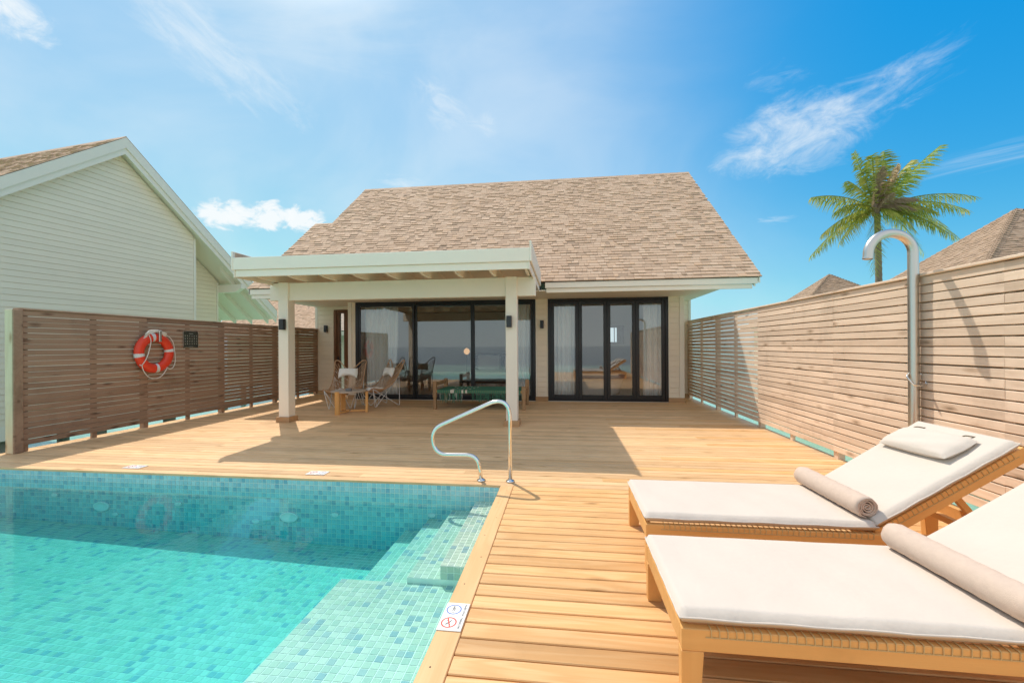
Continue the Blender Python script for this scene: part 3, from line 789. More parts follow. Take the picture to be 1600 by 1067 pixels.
# wall lamps
lampset = [((-5.20, 7.235, 1.83), 'black box wall lamp on the left veranda post'), ((-.93, 7.235, 1.83), 'black box wall lamp on the right veranda post'),
           ((-7.02, 11.686, 1.95), 'black box wall lamp beside the narrow brown window'), ((-.53, FY - .014, 1.95), 'black box wall lamp between the sliding and folding doors'),]
first = None
for loc, lb in lampset:
    if first is None:
        first = empty('wall_lamp', loc, label=lb, cat='wall lamp', group='black wall lamps on the villa')
        b = MB(); b.cbox(-.045, .045, -.095, -.014, -.10, .10, .004); b.build('lamp_housing', LAMPBLK, first)
        b = MB(); b.cbox(-.035, .035, -.0135, 0.012, -.06, .06, .002); b.build('mounting_plate', LAMPBLK, first)
    else:
        c = copy_tree(first); c.location = loc; c['label'] = lb

# curtains and furniture behind the glass
def curtain(x0, x1, lb, seed, tie=0, yc=FY + .22):
    def fn(u, v):
        z = .03 + v * 2.50; squeeze = 1 - tie * math.exp(-((v - .30) / .22) ** 2)
        xx = (x0 + x1) / 2 + (u - .5) * (x1 - x0) * squeeze
        return (xx, yc + .035 * math.sin(u * (x1 - x0) * 58 + seed + .4 * math.sin(v * 3)) + .012 * math.sin(u * 40 + seed * 3), z)
    b = MB(); b.grid(fn, 60, 8); o = b.build('curtain', CURTAIN)
    sl = o.modifiers.new('thickness', 'SOLIDIFY'); sl.thickness = .004
    return tag(o, lb, 'curtain', 'white curtains behind the glass doors')
curtain(-5.42, -4.45, 'white sheer curtain at the left end of the sliding door', .3, .12)
curtain(-1.25, -.80, 'white sheer curtain behind the right veranda post', 1.3, .1)
curtain(-.28, .28, 'white sheer curtain at the left end of the folding door', 2.1)
curtain(2.0, 2.46, 'white sheer curtain at the right end of the folding door', 3.2)
bed = empty('bed', (-2.05, 13.3, 0), label='wide white bed seen dimly through the sliding door', cat='bed')
b = MB(); b.cbox(-1.0, 1.0, -1.0, 1.0, .12, .36, .02); b.build('bed_base', INDARK, bed)
b = MB(); b.cbox(-.98, .98, -.98, .98, .361, .60, .05); b.build('mattress', WHITECUSH, bed)
b = MB(); b.cbox(-1.1, 1.1, 1.01, 1.1, .1, 1.15, .02); b.build('headboard', INDARK, bed)
for sx in (-.48, .48):
    b = MB(); b.M = Matrix.Translation((sx, .80, .86)) @ Matrix.Rotation(R(70), 4, 'X'); b.cbox(-.40, .40, -.25, .25, -.08, .08, .05); b.build('bed_pillow', WHITECUSH, bed)
gl = empty('globe_lamp', (-3.17, 13.5, 0), label='glowing round lamp seen through the middle sliding pane', cat='lamp')
m_, t_, p_ = base_mat('lamp_glow'); p_.inputs['Base Color'].default_value = (.9, .6, .35, 1); p_.inputs['Emission Color'].default_value = (1, .55, .25, 1); p_.inputs['Emission Strength'].default_value = .8
b = MB(); b.lathe([(.001, -.12)] + [(.10 * math.sin(a), -.10 * math.cos(a)) for a in [math.pi * k / 10 for k in range(1, 10)]] + [(.001, .12)], 20, (0, 0, 1.24), cap=False); b.build('lamp_globe', m_, gl)
b = MB(); b.lathe([(.14, 0), (.14, .02), (.012, .03), (.012, 1.13)], 12); b.build('lamp_stand', LAMPBLK, gl)
tub = empty('bathtub', (.95, 12.2, 0), label='white freestanding bathtub behind the folding door', cat='bathtub')
b = MB(); prof = [(.45, 0), (.55, .06), (.66, .40), (.72, .58), (.735, .60), (.72, .615), (.68, .60), (.60, .35), (.45, .14), (.001, .12)]
b.M = Matrix.Diagonal((1.15, .52, 1, 1)); b.lathe(prof, 40, cap=False); b.build('tub_shell', TUB, tub)
bw = MB(); bw.cbox(1.35, 1.95, 13.76, 13.80, 1.45, 2.05, .01)
o = bw.build('back_window', BLACK, villa)
m2, t2, p2 = base_mat('bright_window_pane'); p2.inputs['Base Color'].default_value = (.8, .85, .85, 1); p2.inputs['Emission Color'].default_value = (.75, .9, .95, 1); p2.inputs['Emission Strength'].default_value = .8
b = MB(); b.box(1.42, 1.63, 13.745, 13.757, 1.52, 1.98); b.box(1.66, 1.72, 13.745, 13.757, 1.52, 1.98); b.build('pane', m2, o)

# ------------------------------------------------------------------ neighbouring villa on the left (turned a little)
nb = empty('villa', (0, 0, 0), R(-7.3), label='neighbouring cream villa with its gable wall towards us, beyond the left fence', cat='house')
NX, NRY, NRZ, NS = -12.40, 8.04, 6.91, .838
nz = lambda yy, drop=0: NRZ - abs(yy - NRY) * NS - drop
NYF, NYB = NRY - 4.93, NRY + 4.93
b = MB()
for ya, yb in ((NYF, NRY), (NYB, NRY)):
    pl = [(-24, ya, nz(ya, .008)), (NX - .02, ya, nz(ya, .008)), (NX - .02, yb, nz(yb, .008)), (-24, yb, nz(yb, .008))]
    b.prism(pl, (0, 0, -.10))
nroof = b.build('roof', UNDERLAY, nb)
ncs = 1 / math.hypot(1, NS)
shingle_slope((NX, NYF, nz(NYF)), (-1, 0, 0), (0, ncs, NS * ncs), 4.93 / ncs - .02, lambda s: (0, 11.0), nroof, e=.14)
b = MB(); b.prism([(NX - .01, NRY - .12, nz(NRY - .12) + .006), (NX - .01, NRY, NRZ + .022), (NX - .01, NRY + .12, nz(NRY + .12) + .006)], (-11, 0, 0)); b.build('ridge_cap', SHINGLE_O, nroof)
b = MB(); b.prism([(NX - .005, NYB, nz(NYB) + .012), (NX - .005, NRY, NRZ + .012), (NX - .005, NRY, NRZ - .004), (NX - .005, NYB, nz(NYB) - .004)], (-11, 0, 0)); b.build('back_slope', SHINGLE_O, nroof)
def nrake(x, th, d0, h):
    for ya, yb in ((NYF, NRY), (NYB, NRY)):
        b = MB(); b.prism([(x, ya, nz(ya, d0 + h)), (x, yb, nz(yb, d0 + h)), (x, yb, nz(yb, d0)), (x, ya, nz(ya, d0))], (th, 0, 0)); b.build('rake_board', PAINT, nb)
nrake(NX - .035, .03, .012, .27); nrake(NX - .068, .03, .283, .16)
# soffit on the gable overhang
WX = -12.70
for ya, yb in ((NYF + .3, NRY), (NYB - .02, NRY)):
    b = MB(); b.prism([(NX - .07, ya, nz(ya, .33)), (NX - .07, yb, nz(yb, .33)), (NX - .07, yb, nz(yb, .30)), (NX - .07, ya, nz(ya, .30))], (-.75 if ya < NRY else -11, 0, 0)); b.build('soffit', PAINT, nb)
b = MB()
for k in range(12):
    x = NX - .35 - k * .75
    b.prism([(x, NYB - .05, nz(NYB - .05, .52)), (x, 11.0, nz(11.0, .52)), (x, 11.0, nz(11.0, .331)), (x, NYB - .05, nz(NYB - .05, .331))], (-.06, 0, 0))
b.build('rafter', PAINT, nb)
# gable wall: boards clipped by the slopes
WY0, WY1 = 3.9, 10.06; WZ0 = -.56
b = MB(); b.prism([(WX, WY0, WZ0), (WX, WY1, WZ0), (WX, WY1, nz(WY1, .40)), (WX, NRY, nz(NRY, .40)), (WX, WY0, nz(WY0, .40))], (-.1, 0, 0))
b.prism([(WX - .7, WY1 - .1, WZ0), (WX - .7, 11.40, WZ0), (WX - .7, 11.40, nz(11.40, .40)), (WX - .7, WY1 - .1, nz(WY1 - .1, .40))], (-.1, 0, 0))
b.box(WX - .75, WX - .101, WY1 - .1, WY1, WZ0, nz(WY1, .40))
b.box(-23, WX - .81, 11.3, 11.40, WZ0, nz(11.4, .40))
b.box(-23, WX - .101, WY0, WY0 + .1, WZ0, nz(WY0, .4))
nwall = b.build('wall', SIDING, nb)
NB = .134
i = 0; z = WZ0 + .32
def yspan(z, lo, hi):
    half = (NRZ - .40 - z) / NS
    return max(lo, NRY - half), min(hi, NRY + half)
while z < NRZ - .55:
    a0, a1 = yspan(z, WY0, WY1 - .05); c0, c1 = yspan(z + NB, WY0, WY1 - .05)
    if c1 > c0 + .03: lap_board('weatherboard', nwall, (0, 1, 0), None, (WX, 0, 0), (1, 0, 0), NB, SIDING, a0, a1, c0, c1, z)
    a0, a1 = yspan(z, WY1, 11.36); c0, c1 = yspan(z + NB, WY1, 11.36)
    if c1 > c0 + .03: lap_board('weatherboard', nwall, (0, 1, 0), None, (WX - .7, 0, 0), (1, 0, 0), NB, SIDING, a0, a1, c0, c1, z)
    z += NB
b = MB(); b.box(WX + .001, WX + .024, WY0, WY1 - .05, WZ0, WZ0 + .318); b.build('base_board', PAINT, nwall)
for (x, y0, y1) in ((WX, WY1 - .045, WY1 + .02), (WX - .7, 11.365, 11.42)):
    b = MB(); b.box(x + .001, x + .034, y0, y1, WZ0, nz(y1, .43)); b.build('corner_trim', PAINT, nwall)
b = MB(); b.prism([(WX - .75, 11.42, 3.30), (WX + .05, 11.42, 3.30), (WX + .30, 11.42, 3.42), (WX + .30, 11.42, 3.56), (WX - .75, 11.42, 3.56)], (0, .16, 0)); b.build('eave_beam', PAINT, nb)
piles([(WX - .35, 4.3 + k * 1.75) for k in range(5)] + [(WX - 5.35, 4.3 + k * 2.75) for k in range(3)], .15, WZ0 - .03, nb)
b = MB(); b.box(-23, WX - .02, WY0 + .02, 11.38, WZ0 - .02, WZ0 - .001); b.build('floor_slab', PILE, nb)

# ------------------------------------------------------------------ other villas
def hip_villa(loc, rz, lb, half=4.6, apex=6.58, slope=.83, near=True):
    o = empty('villa', (loc[0], loc[1], 0), rz, label=lb, cat='house', group='hip roofed villas beyond the right fence')
    drop = half * slope; ez = apex - drop; c_ = 1 / math.hypot(1, slope)
    b = MB(); a = half - .03
    b.add([(-a, -a, ez), (a, -a, ez), (a, a, ez), (-a, a, ez), (0, 0, apex - .02)], [(0, 1, 4), (1, 2, 4), (2, 3, 4), (3, 0, 4), (3, 2, 1, 0)])
    rf = b.build('roof', UNDERLAY, o)
    for k, d in enumerate(((0, -1), (-1, 0), (1, 0), (0, 1))):
        if k == 3: continue
        d = V((d[0], d[1], 0)); U = V((-d.y, d.x, 0)); S = V((-d.x * c_, -d.y * c_, slope * c_))
        L = half / c_
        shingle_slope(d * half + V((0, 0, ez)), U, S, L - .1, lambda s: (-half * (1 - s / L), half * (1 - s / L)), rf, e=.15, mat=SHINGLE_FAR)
    b = MB()
    for sx, sy in ((-1, -1), (1, -1), (-1, 1), (1, 1)):
        n = 38
        for q in range(n):
            f0 = q / n; f1 = (q + 1.12) / n
            p0 = V((sx * half * (1 - f0), sy * half * (1 - f0), ez + drop * f0)); p1 = V((sx * half * (1 - f1), sy * half * (1 - f1), ez + drop * f1))
            d = (p1 - p0).normalized(); sd2 = d.cross(V((0, 0, 1))).normalized(); dn = V((0, 0, -.09))
            l0, r0, l1, r1 = p0 + sd2 * .15 + dn, p0 - sd2 * .15 + dn, p1 + sd2 * .15 + dn, p1 - sd2 * .15 + dn
            up = V((0, 0, .03)); u2 = V((0, 0, .012))
            b.add([l0 + up, p0 + up * 1.6, r0 + up, l1 + u2, p1 + u2, r1 + u2, l0, p0, r0], [(0, 1, 4, 3), (1, 2, 5, 4), (6, 7, 1, 0), (7, 8, 2, 1)], random.random())
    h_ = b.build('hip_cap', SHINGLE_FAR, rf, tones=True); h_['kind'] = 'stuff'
    b = MB(); wq = half - .8; b.box(-wq, wq, -wq, wq, -.5, ez - .02); b.build('wall', SIDING, o)
    b = MB(); b.box(-half + .06, half - .06, -half + .06, half - .06, ez - .20, ez - .005); b.build('eave_board', PAINT, o)
    piles([(sx * (wq - .3), sy * (wq - .3)) for sx in (-1, 0, 1) for sy in (-1, 1)], .15, -.51, o)
    return o
hip_villa((17.35, 18.26), R(-7.2), 'larger brown hip roof rising over the right fence at the picture edge')
hip_villa((19.52, 33.32), R(-4.5), 'small distant brown hip roof behind the palm trunk, above the right fence')

fv = empty('villa', (-15.5, 22.2, -.45), R(-10), label='distant villa roof seen above the left fence between the post and wall', cat='house')
b = MB(); hw = 6.5; b.prism([(-hw, 0, 2.75), (-hw, 4.9, 6.85), (-hw, 9.8, 2.75)], (2 * hw, 0, 0)); frf = b.build('roof', UNDERLAY, fv)
shingle_slope((-hw, -.02, 2.76), (1, 0, 0), (0, 1 / math.hypot(1, .837), .837 / math.hypot(1, .837)), 6.3, lambda s: (0, 2 * hw), frf, e=.15)
b = MB(); b.box(-hw + .5, hw - .5, .9, 8.9, -.5, 2.74); b.build('wall', SIDING, fv)
b = MB(); b.cbox(-hw + .02, hw - .02, .0, .04, 2.5, 2.73, .004); b.build('fascia', PAINT, fv)
piles([(-5.4 + k * 2.7, yy) for k in range(5) for yy in (1.5, 8.2)], .15, -.51, fv)

# ------------------------------------------------------------------ palm
isl = MB(); isl.lathe([(4.6, WZ - .8), (4.0, WZ + .02), (2.6, WZ + .35), (1.0, WZ + .5), (.001, WZ + .52)], 28, (18.07, 26.4, 0), cap=False)
tag(isl.build('sand_islet', SAND), 'small sand islet under the palm', kind='structure')
PB = V((18.07, 26.4, WZ + .4)); PT = V((17.95, 26.4, 9.15)); PH = PT.z - PB.z
palm = empty('palm_tree', PB, label='tall coconut palm with windblown fronds beyond the right fence', cat='palm tree')
b = MB(); pts = []; rs = []
for i in range(64):
    t = i / 63; pts.append((-.12 * t + .10 * math.sin(t * 2.4), 0, PH * t)); rs.append((.20 - .06 * t + (.12 * (1 - t) ** 6)) * (1 + (.055 if i % 2 else -.03)))
b.tube(pts, .2, 12, rs=rs); b.build('trunk', TRUNK, palm)
rng = random.Random(11)
camR = V((math.cos(R(YAW)), math.sin(R(YAW)), 0)); camFw = V((-math.sin(R(YAW)), math.cos(R(YAW)), 0))
TOP = V((-.10, 0, PH))
def frond(ex, ez, dp, arch, droop=.9, mat=FROND, lw=.55, nm='frond'):
    """ex, ez, dp: tip offset sideways, up and away in metres; arch lifts the middle of the rib"""
    end = camR * ex + V((0, 0, ez)) + camFw * dp
    mid = end * .5 + V((0, 0, arch))
    L = end.length; b = MB(); pts = []
    n = 60
    for i in range(n + 1):
        t = i / n; pts.append(mid * (2 * t * (1 - t)) + end * (t * t))
    b.tube(pts, .03, 5, rs=[.035 * (1 - .85 * i / n) for i in range(n + 1)])
    for i in range(5, n + 1):
        t = i / n; p = pts[i]; tg = (pts[min(n, i + 1)] - pts[max(0, i - 1)]).normalized()
        side = tg.cross(V((0, 0, 1)))
        if side.length < .15: side = camR.copy()
        side.normalize()
        ln = lw * (math.sin(math.pi * (.12 + .80 * t)) ** .7) * rng.uniform(.82, 1.1)
        for sg in (-1, 1):
            if rng.random() < .05: continue
            d = (side * sg * rng.uniform(.45, .9) + tg * rng.uniform(.45, .75) + V((.16, 0, -droop * rng.uniform(.55, 1.25)))).normalized()
            q1 = p + d * ln * .5; q2 = p + d * ln + V((.03, 0, -.14 * ln))
            wv = tg * .042 + V((0, 0, .012))
            b.add([p - wv * .5, p + wv * .5, q1 + wv * .65, q1 - wv * .65, q2], [(0, 1, 2, 3), (3, 2, 4)], .5)
    o = b.build(nm, mat, palm); o.location = TOP
    return o
s_ = .0369
for px, py, dp, ar, dr in ((-105, -18, -.2, .75, 1.1), (-97, 70, .3, .9, .9), (-25, 103, -.9, 1.0, .5), (162, -22, .2, .95, 1.1), (148, 42, .6, 1.25, 1.1), (98, 48, -.8, .9, .8),
                           (-28, -92, .3, .25, .5), (26, -98, .5, .3, .6), (95, -97, -.2, .35, .6), (70, -28, 1.2, .7, 1.0), (62, 14, -1.2, .8, .9), (40, -70, -.6, .5, .7), (-60, 30, 1.3, .8, .9), (115, 10, -1.0, 1.0, 1.0), (-12, -60, 1.4, .5, .8), (45, -45, 1.5, .6, .8), (20, 45, -1.6, .9, .7), (135, 20, .9, 1.1, 1.1), (80, -62, .8, .5, .8), (88, 66, .5, 1.1, 1.0), (-80, 10, -.7, .8, 1.0), (-70, 55, -.6, .9, .9), (-15, -80, -.4, .3, .6)):
    frond(px * s_, -py * s_, dp, ar, dr, lw=.95)
for k in range(5): frond(rng.uniform(-.55, .9), rng.uniform(.5, 2.3), rng.uniform(-1.3, -.3), .25, .8, DRYFROND, .42, 'dry_sheath')
for k in range(3): frond(rng.uniform(.2, 2.2), rng.uniform(-.6, .3), -1.0, .6, 1.0, DRYFROND, .5, 'dry_frond')
b = MB(); b.tube([TOP - V((0, 0, .35)), TOP + V((0, 0, .1)), TOP + V((.05, 0, .7)), TOP + V((.12, 0, 1.7))], .1, 9, rs=[.15, .24, .20, .04]); b.build('crown_shaft', DRYFROND, palm)

# ------------------------------------------------------------------ fences
_slat_cache = {}
def slat_mesh(L, h, mat, th=.021):
    k = (round(L, 2), h, mat.name)
    if k not in _slat_cache:
        c = .003; a = k[0] / 2
        prof = [(-th / 2 + c, -h / 2), (th / 2 - c, -h / 2), (th / 2, -h / 2 + c), (th / 2, h / 2 - c), (th / 2 - c, h / 2), (-th / 2 + c, h / 2), (-th / 2, h / 2 - c), (-th / 2, -h / 2 + c)]
        m = MB(); m.prism([(-a, y, z) for y, z in prof], (2 * a, 0, 0)); _slat_cache[k] = m.mesh('slat', mat)
    return _slat_cache[k]
def fence(x, joints, zb, zt, n, side, mat, lb, h, back=0):
    o = empty('fence', (x, joints[0], 0), label=lb, cat='fence')
    pitch = (zt - zb) / n
    for a, b_ in zip(joints[:-1], joints[1:]):
        for i in range(n):
            s = link('slat', slat_mesh(b_ - a - .004, h, mat), o)
            s.location = (random.uniform(-.0015, .0015), (a + b_) / 2 - joints[0], zb + pitch * (i + .5) + random.uniform(-.002, .002))
            s.rotation_euler = (0, random.uniform(-.0012, .0012), R(90))
            if b_ <= back and i < n - 1:                                # second layer closing the gaps from behind
                s2 = link('back_slat', slat_mesh(b_ - a - .004, h, mat), o); s2.location = (side * .100, (a + b_) / 2 - joints[0], zb + pitch * (i + 1)); s2.rotation_euler = (0, 0, R(90))
    for j, yy in enumerate(joints):
        q = MB(); hh = .035 if j in (0, len(joints) - 1) else .045
        y_ = yy - joints[0] + (.04 if j == 0 else -.04 if j == len(joints) - 1 else 0)
        q.cbox(-.04, .04, -hh, hh, -.10, zt, .004); pst = q.build('post', mat, o); pst.location = (side * .055, y_, 0)
        if j < len(joints) - 1:
            q = MB(); q.cbox(-.02, .02, -.035, .035, -.10, zt, .003); pst = q.build('batten', mat, o); pst.location = (side * .034, y_ + (joints[j + 1] - yy) * .5, 0)
    L = joints[-1] - joints[0]; q = MB(); q.cbox(-L / 2 - .04, L / 2, -.05, .06, 0, .024, .004); cpb = q.build('cap_board', mat, o); cpb.location = (side * .025, L / 2, zt + .004); cpb.rotation_euler = (0, 0, R(90) if side > 0 else R(90))
    return o
LJ = [4.80, 6.50, 8.18, 9.86, 11.66]
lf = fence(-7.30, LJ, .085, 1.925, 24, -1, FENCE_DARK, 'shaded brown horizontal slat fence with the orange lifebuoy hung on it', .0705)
RJ = [.30, 1.55, 3.55, 5.55, 7.55, 9.55, 11.56]
rf_ = fence(3.30, RJ, .09, 2.02, 24, 1, FENCE, 'sunlit pale horizontal slat fence behind the loungers and the shower', .0685, 7.6)
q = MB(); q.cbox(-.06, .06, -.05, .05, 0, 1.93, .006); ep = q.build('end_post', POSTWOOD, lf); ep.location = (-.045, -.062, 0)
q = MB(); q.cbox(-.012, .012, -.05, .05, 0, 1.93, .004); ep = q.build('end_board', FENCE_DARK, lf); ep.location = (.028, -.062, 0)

# ------------------------------------------------------------------ lifebuoy and plaque on the left fence
LBX = -7.285
lb = empty('lifebuoy', (LBX + .07, 6.57, 1.32), label='orange lifebuoy with grey bands and white rope on the left fence', cat='lifebuoy')
def torus(mb, RR, rx, ry, a0, a1, n, m=14, closed=False):
    def fn(u, v):
        a = a0 + (a1 - a0) * u; t = 2 * math.pi * v
        r_ = RR + ry * math.cos(t); return (rx * math.sin(t), r_ * math.cos(a), r_ * math.sin(a))
    mb.grid(fn, n, m)
b = MB(); torus(b, .275, .060, .080, 0, 2 * math.pi, 48); b.build('ring', ORANGE, lb)
for a in (8, 100, 188, 275):
    b = MB(); torus(b, .275, .0625, .0825, R(a - 5.5), R(a + 5.5), 5); b.build('reflective_band', REFLBAND, lb)
rp = MB()
def rope(pts, r=.007): rp.tube(smooth_curve(pts, 6), r, 6)
rope([(.07, -.16, .31), (.075, -.13, .20), (.07, -.17, .0), (.07, -.22, -.12), (.05, -.27, -.21), (.03, -.29, -.20)])
rope([(.05, -.27, -.21), (.04, -.22, -.33), (.03, -.12, -.43), (.03, .0, -.455), (.03, .10, -.42), (.04, .17, -.33), (.05, .19, -.27)])
rope([(.05, .19, -.27), (.03, .26, -.30), (.03, .33, -.27), (.03, .37, -.15), (.03, .36, .02), (.03, .33, .18), (.03, .27, .27), (.04, .2, .31)])
rp.build('grab_rope', WHITEROPE, lb)
rp = MB()
for k in range(9):
    a = .05 + .012 * k; rope([(.03 + .006 * k, -.22 + .02 * (k % 3), .25 + .012 * k), (.05, -.14, .33 + .007 * k), (.06, -.02, .37 + .004 * k), (.05, .08, .35 + .004 * k), (.03 + .004 * k, .17 + .01 * (k % 2), .28 + .008 * k)], .008)
rp.build('coiled_rope', WHITEROPE, lb)
b = MB(); b.cbox(-.06, .085, .02, .065, .19, .40, .006); b.build('bracket', BRUSHED, lb)

pq = empty('plaque', (-7.285, 7.36, 1.57), label='square dark plaque with rows of small pictograms on the left fence', cat='sign')
b = MB(); b.cbox(0, .012, -.155, .155, -.155, .155, .003); b.build('plate', PLAQUE, pq)
b = MB()
for y0, y1, z0, z1 in ((-.163, .163, .1552, .163), (-.163, .163, -.163, -.1552), (-.163, -.1552, -.155, .155), (.1552, .163, -.155, .155)): b.box(0, .014, y0, y1, z0, z1)
b.build('plaque_edge', BRUSHED, pq)
ink = MB(); r2 = random.Random(5)
for i in range(6):
    for j in range(4):
        cy = -.125 + i * .05; cz = .070 - j * .052
        ink.box(.0125, .0132, cy - r2.uniform(.004, .010), cy + r2.uniform(.004, .010), cz - .004, cz + r2.uniform(.004, .012))
        ink.box(.0125, .0132, cy - r2.uniform(.003, .012), cy + r2.uniform(.003, .012), cz - .014, cz - .008)
ink.box(.0125, .0132, -.04, .05, .108, .116); ink.box(.0125, .0132, -.05, .05, -.142, -.138)
ink.build('pictograms', PLAQUEINK, pq)

# ------------------------------------------------------------------ depth signs
def text_mesh(name, body, size, mat):
    cu = bpy.data.curves.new(name, 'FONT'); cu.body = body; cu.size = size; cu.align_x = 'CENTER'; cu.align_y = 'CENTER'; cu.extrude = .0002
    ob = bpy.data.objects.new(name, cu); col.objects.link(ob); dg = bpy.context.evaluated_depsgraph_get(); dg.update()
    me = bpy.data.meshes.new_from_object(ob.evaluated_get(dg)); bpy.data.objects.remove(ob); me.materials.clear(); me.materials.append(mat); return me
txt = {k: text_mesh('lettering', k, s, SIGNINK) for k, s in (('POOL DEPTH', .0155), ('NO DIVING', .0155), ('1.20M', .022))}
def ring(mb, r0, r1, z, n=40):
    vs = [(r * math.cos(2 * math.pi * k / n), r * math.sin(2 * math.pi * k / n), z) for r in (r0, r1) for k in range(n)]
    mb.add(vs, [(k, (k + 1) % n, n + (k + 1) % n, n + k) for k in range(n)])
def depth_sign(loc, rz, lb):
    """lies flat; local x runs along the lettering, local -y is its foot"""
    o = empty('depth_sign', loc, rz, label=lb, cat='sign', group='pool depth and no diving signs')
    b = MB(); b.cbox(-.11, .11, -.0625, .0625, 0, .005, .0015); b.build('plate', SIGNWHITE, o)
    b = MB(); ring(b, .034, .040, .0054); c = b.build('blue_circle', SIGNBLUE, o); c.location = (.052, .012, 0)
    b = MB(); ring(b, .033, .040, .0054); b.M = Matrix.Rotation(R(20), 4, 'Z'); b.box(-.033, .033, -.003, .003, .0054, .0057); c = b.build('red_circle', SIGNRED, o); c.location = (-.052, .012, 0)
    b = MB(); b.bar((-.016, .014, .0052), (.004, -.004, .0052), .007, .0004); b.bar((.004, -.004, .0052), (.018, -.010, .0052), .005, .0004); b.bar((-.002, .002, .0052), (-.016, -.010, .0052), .004, .0004); b.lathe([(.005, .0051), (.005, .0053)], 12, (.017, .008, 0))
    c = b.build('diver', SIGNINK, o); c.location = (-.052, .012, 0)
    for t_, x, y in (('1.20M', .052, .012), ('POOL DEPTH', .052, -.046), ('NO DIVING', -.052, -.046)):
        c = link('lettering', txt[t_], o); c.location = (x, y, .0056)
    return o
depth_sign((-.569, 2.10, .0025), R(90), 'white depth and no diving sign on the coping plank by the shallow shelf')
depth_sign((-5.02, 4.33, .0015), 0, 'small white depth sign on the deck edge below the lifebuoy')
depth_sign((-2.72, 4.33, .0015), 0, 'small white depth sign on the deck edge midway along the pool')

# ------------------------------------------------------------------ pool handrail
hr = empty('pool_handrail', (-.55, 4.27, 0), label='bent polished steel handrail at the corner of the pool', cat='handrail')
path = [(0, 0, .004), (0, 0, .875), (-.62, 0, .615), (-.86, 0, .50), (-.845, 0, .285), (-.62, 0, .262), (-.305, 0, .262), (-.305, 0, .004)]
path = [(0, 0, .004), (0, 0, .905), (-.845, 0, .525), (-.80, 0, .262), (-.34, 0, .268), (-.305, 0, .004)]
b = MB(); b.tube(fillet(path, [.26, .22, .24, .22], 12), .0205, 16); b.build('rail', CHROME, hr)
for x in (0, -.305):
    b = MB(); b.lathe([(.046, .0015), (.046, .010), (.040, .016), (.024, .019), (.0215, .028)], 24, (x, 0, 0)); b.build('flange', CHROME, hr)

# ------------------------------------------------------------------ outdoor shower
sh = empty('outdoor_shower', (3.235, 4.295, 0), label='brushed steel hooked outdoor shower pole by the right fence', cat='shower')
pts = [(0, 0, .004), (0, 0, 2.245)]
for k in range(1, 25):
    a = math.pi * k / 24 * 1.02; pts.append((-.19 + .19 * math.cos(a), 0, 2.245 + .19 * math.sin(a)))
pts.append((-.385, 0, 2.20)); 
b = MB(); b.tube(pts, .041, 20, cap=False); b.build('pole', BRUSHED, sh)
b = MB(); b.M = Matrix.Translation((-.384, 0, 2.203)); b.lathe([(.040, -.002), (.030, .004), (.001, .004)], 20, cap=False); b.build('spray_plate', BRUSHED, sh)
b = MB(); b.lathe([(.075, .002), (.075, .012), (.043, .016)], 24); b.build('base_flange', BRUSHED, sh)
b = MB(); b.tube(fillet([(-.042, 0, 1.13), (-.075, -.02, 1.10), (-.05, -.075, 1.02), (.05, -.075, 1.02), (.075, -.02, 1.10), (.042, 0, 1.13)], .025, 5), .0075, 8); b.build('handle', CHROME, sh)

# ------------------------------------------------------------------ sun loungers
def cushion_mesh(name, L, W, T, mat, sag=.0045, nu=36, nv=16, puff=.5):
    """boxy mattress with soft edges and a seam; lies on z=0, x 0..L, y 0..W"""
    b = MB(); rg = random.Random(int(L * 1000 + W * 77))
    ph = [rg.uniform(0, 6) for _ in range(6)]
    def fn(sg):
        def f(u, v):
            u2 = .5 - .5 * math.cos(math.pi * u); v2 = .5 - .5 * math.cos(math.pi * v)
            u2 = u * .35 + u2 * .65; v2 = v * .35 + v2 * .65
            x, y = u2 * L, v2 * W
            e = min(x, L - x, y, W - y)
            h = T / 2 * (1 - max(0, 1 - e / (T * puff)) ** 2.6) ** .42
            h += sag * (math.sin(x * 9 + ph[0]) * math.sin(y * 7 + ph[1]) + .5 * math.sin(x * 23 + y * 11 + ph[2])) * min(1, e / .1)
            return (x, y, T / 2 + sg * h)
        return f
    b.grid(fn(1), nu, nv); 
    g2 = MB(); g2.grid(fn(-1), nu, nv); b.add(g2.v, [f[::-1] for f in g2.f], .5, True)
    # piping cord round the seam
    loop = [(0, 0, T / 2), (L, 0, T / 2), (L, W, T / 2), (0, W, T / 2)]
    pts = []
    for i in range(4):
        a = V(loop[i]); c = V(loop[(i + 1) % 4])
        for k in range(16): 
            q = a.lerp(c, k / 16); q.z += .002 * math.sin(k * 1.7 + i); pts.append(q)
    b.tube(pts, .0042, 6, closed=True)
    return b.mesh(name, mat)

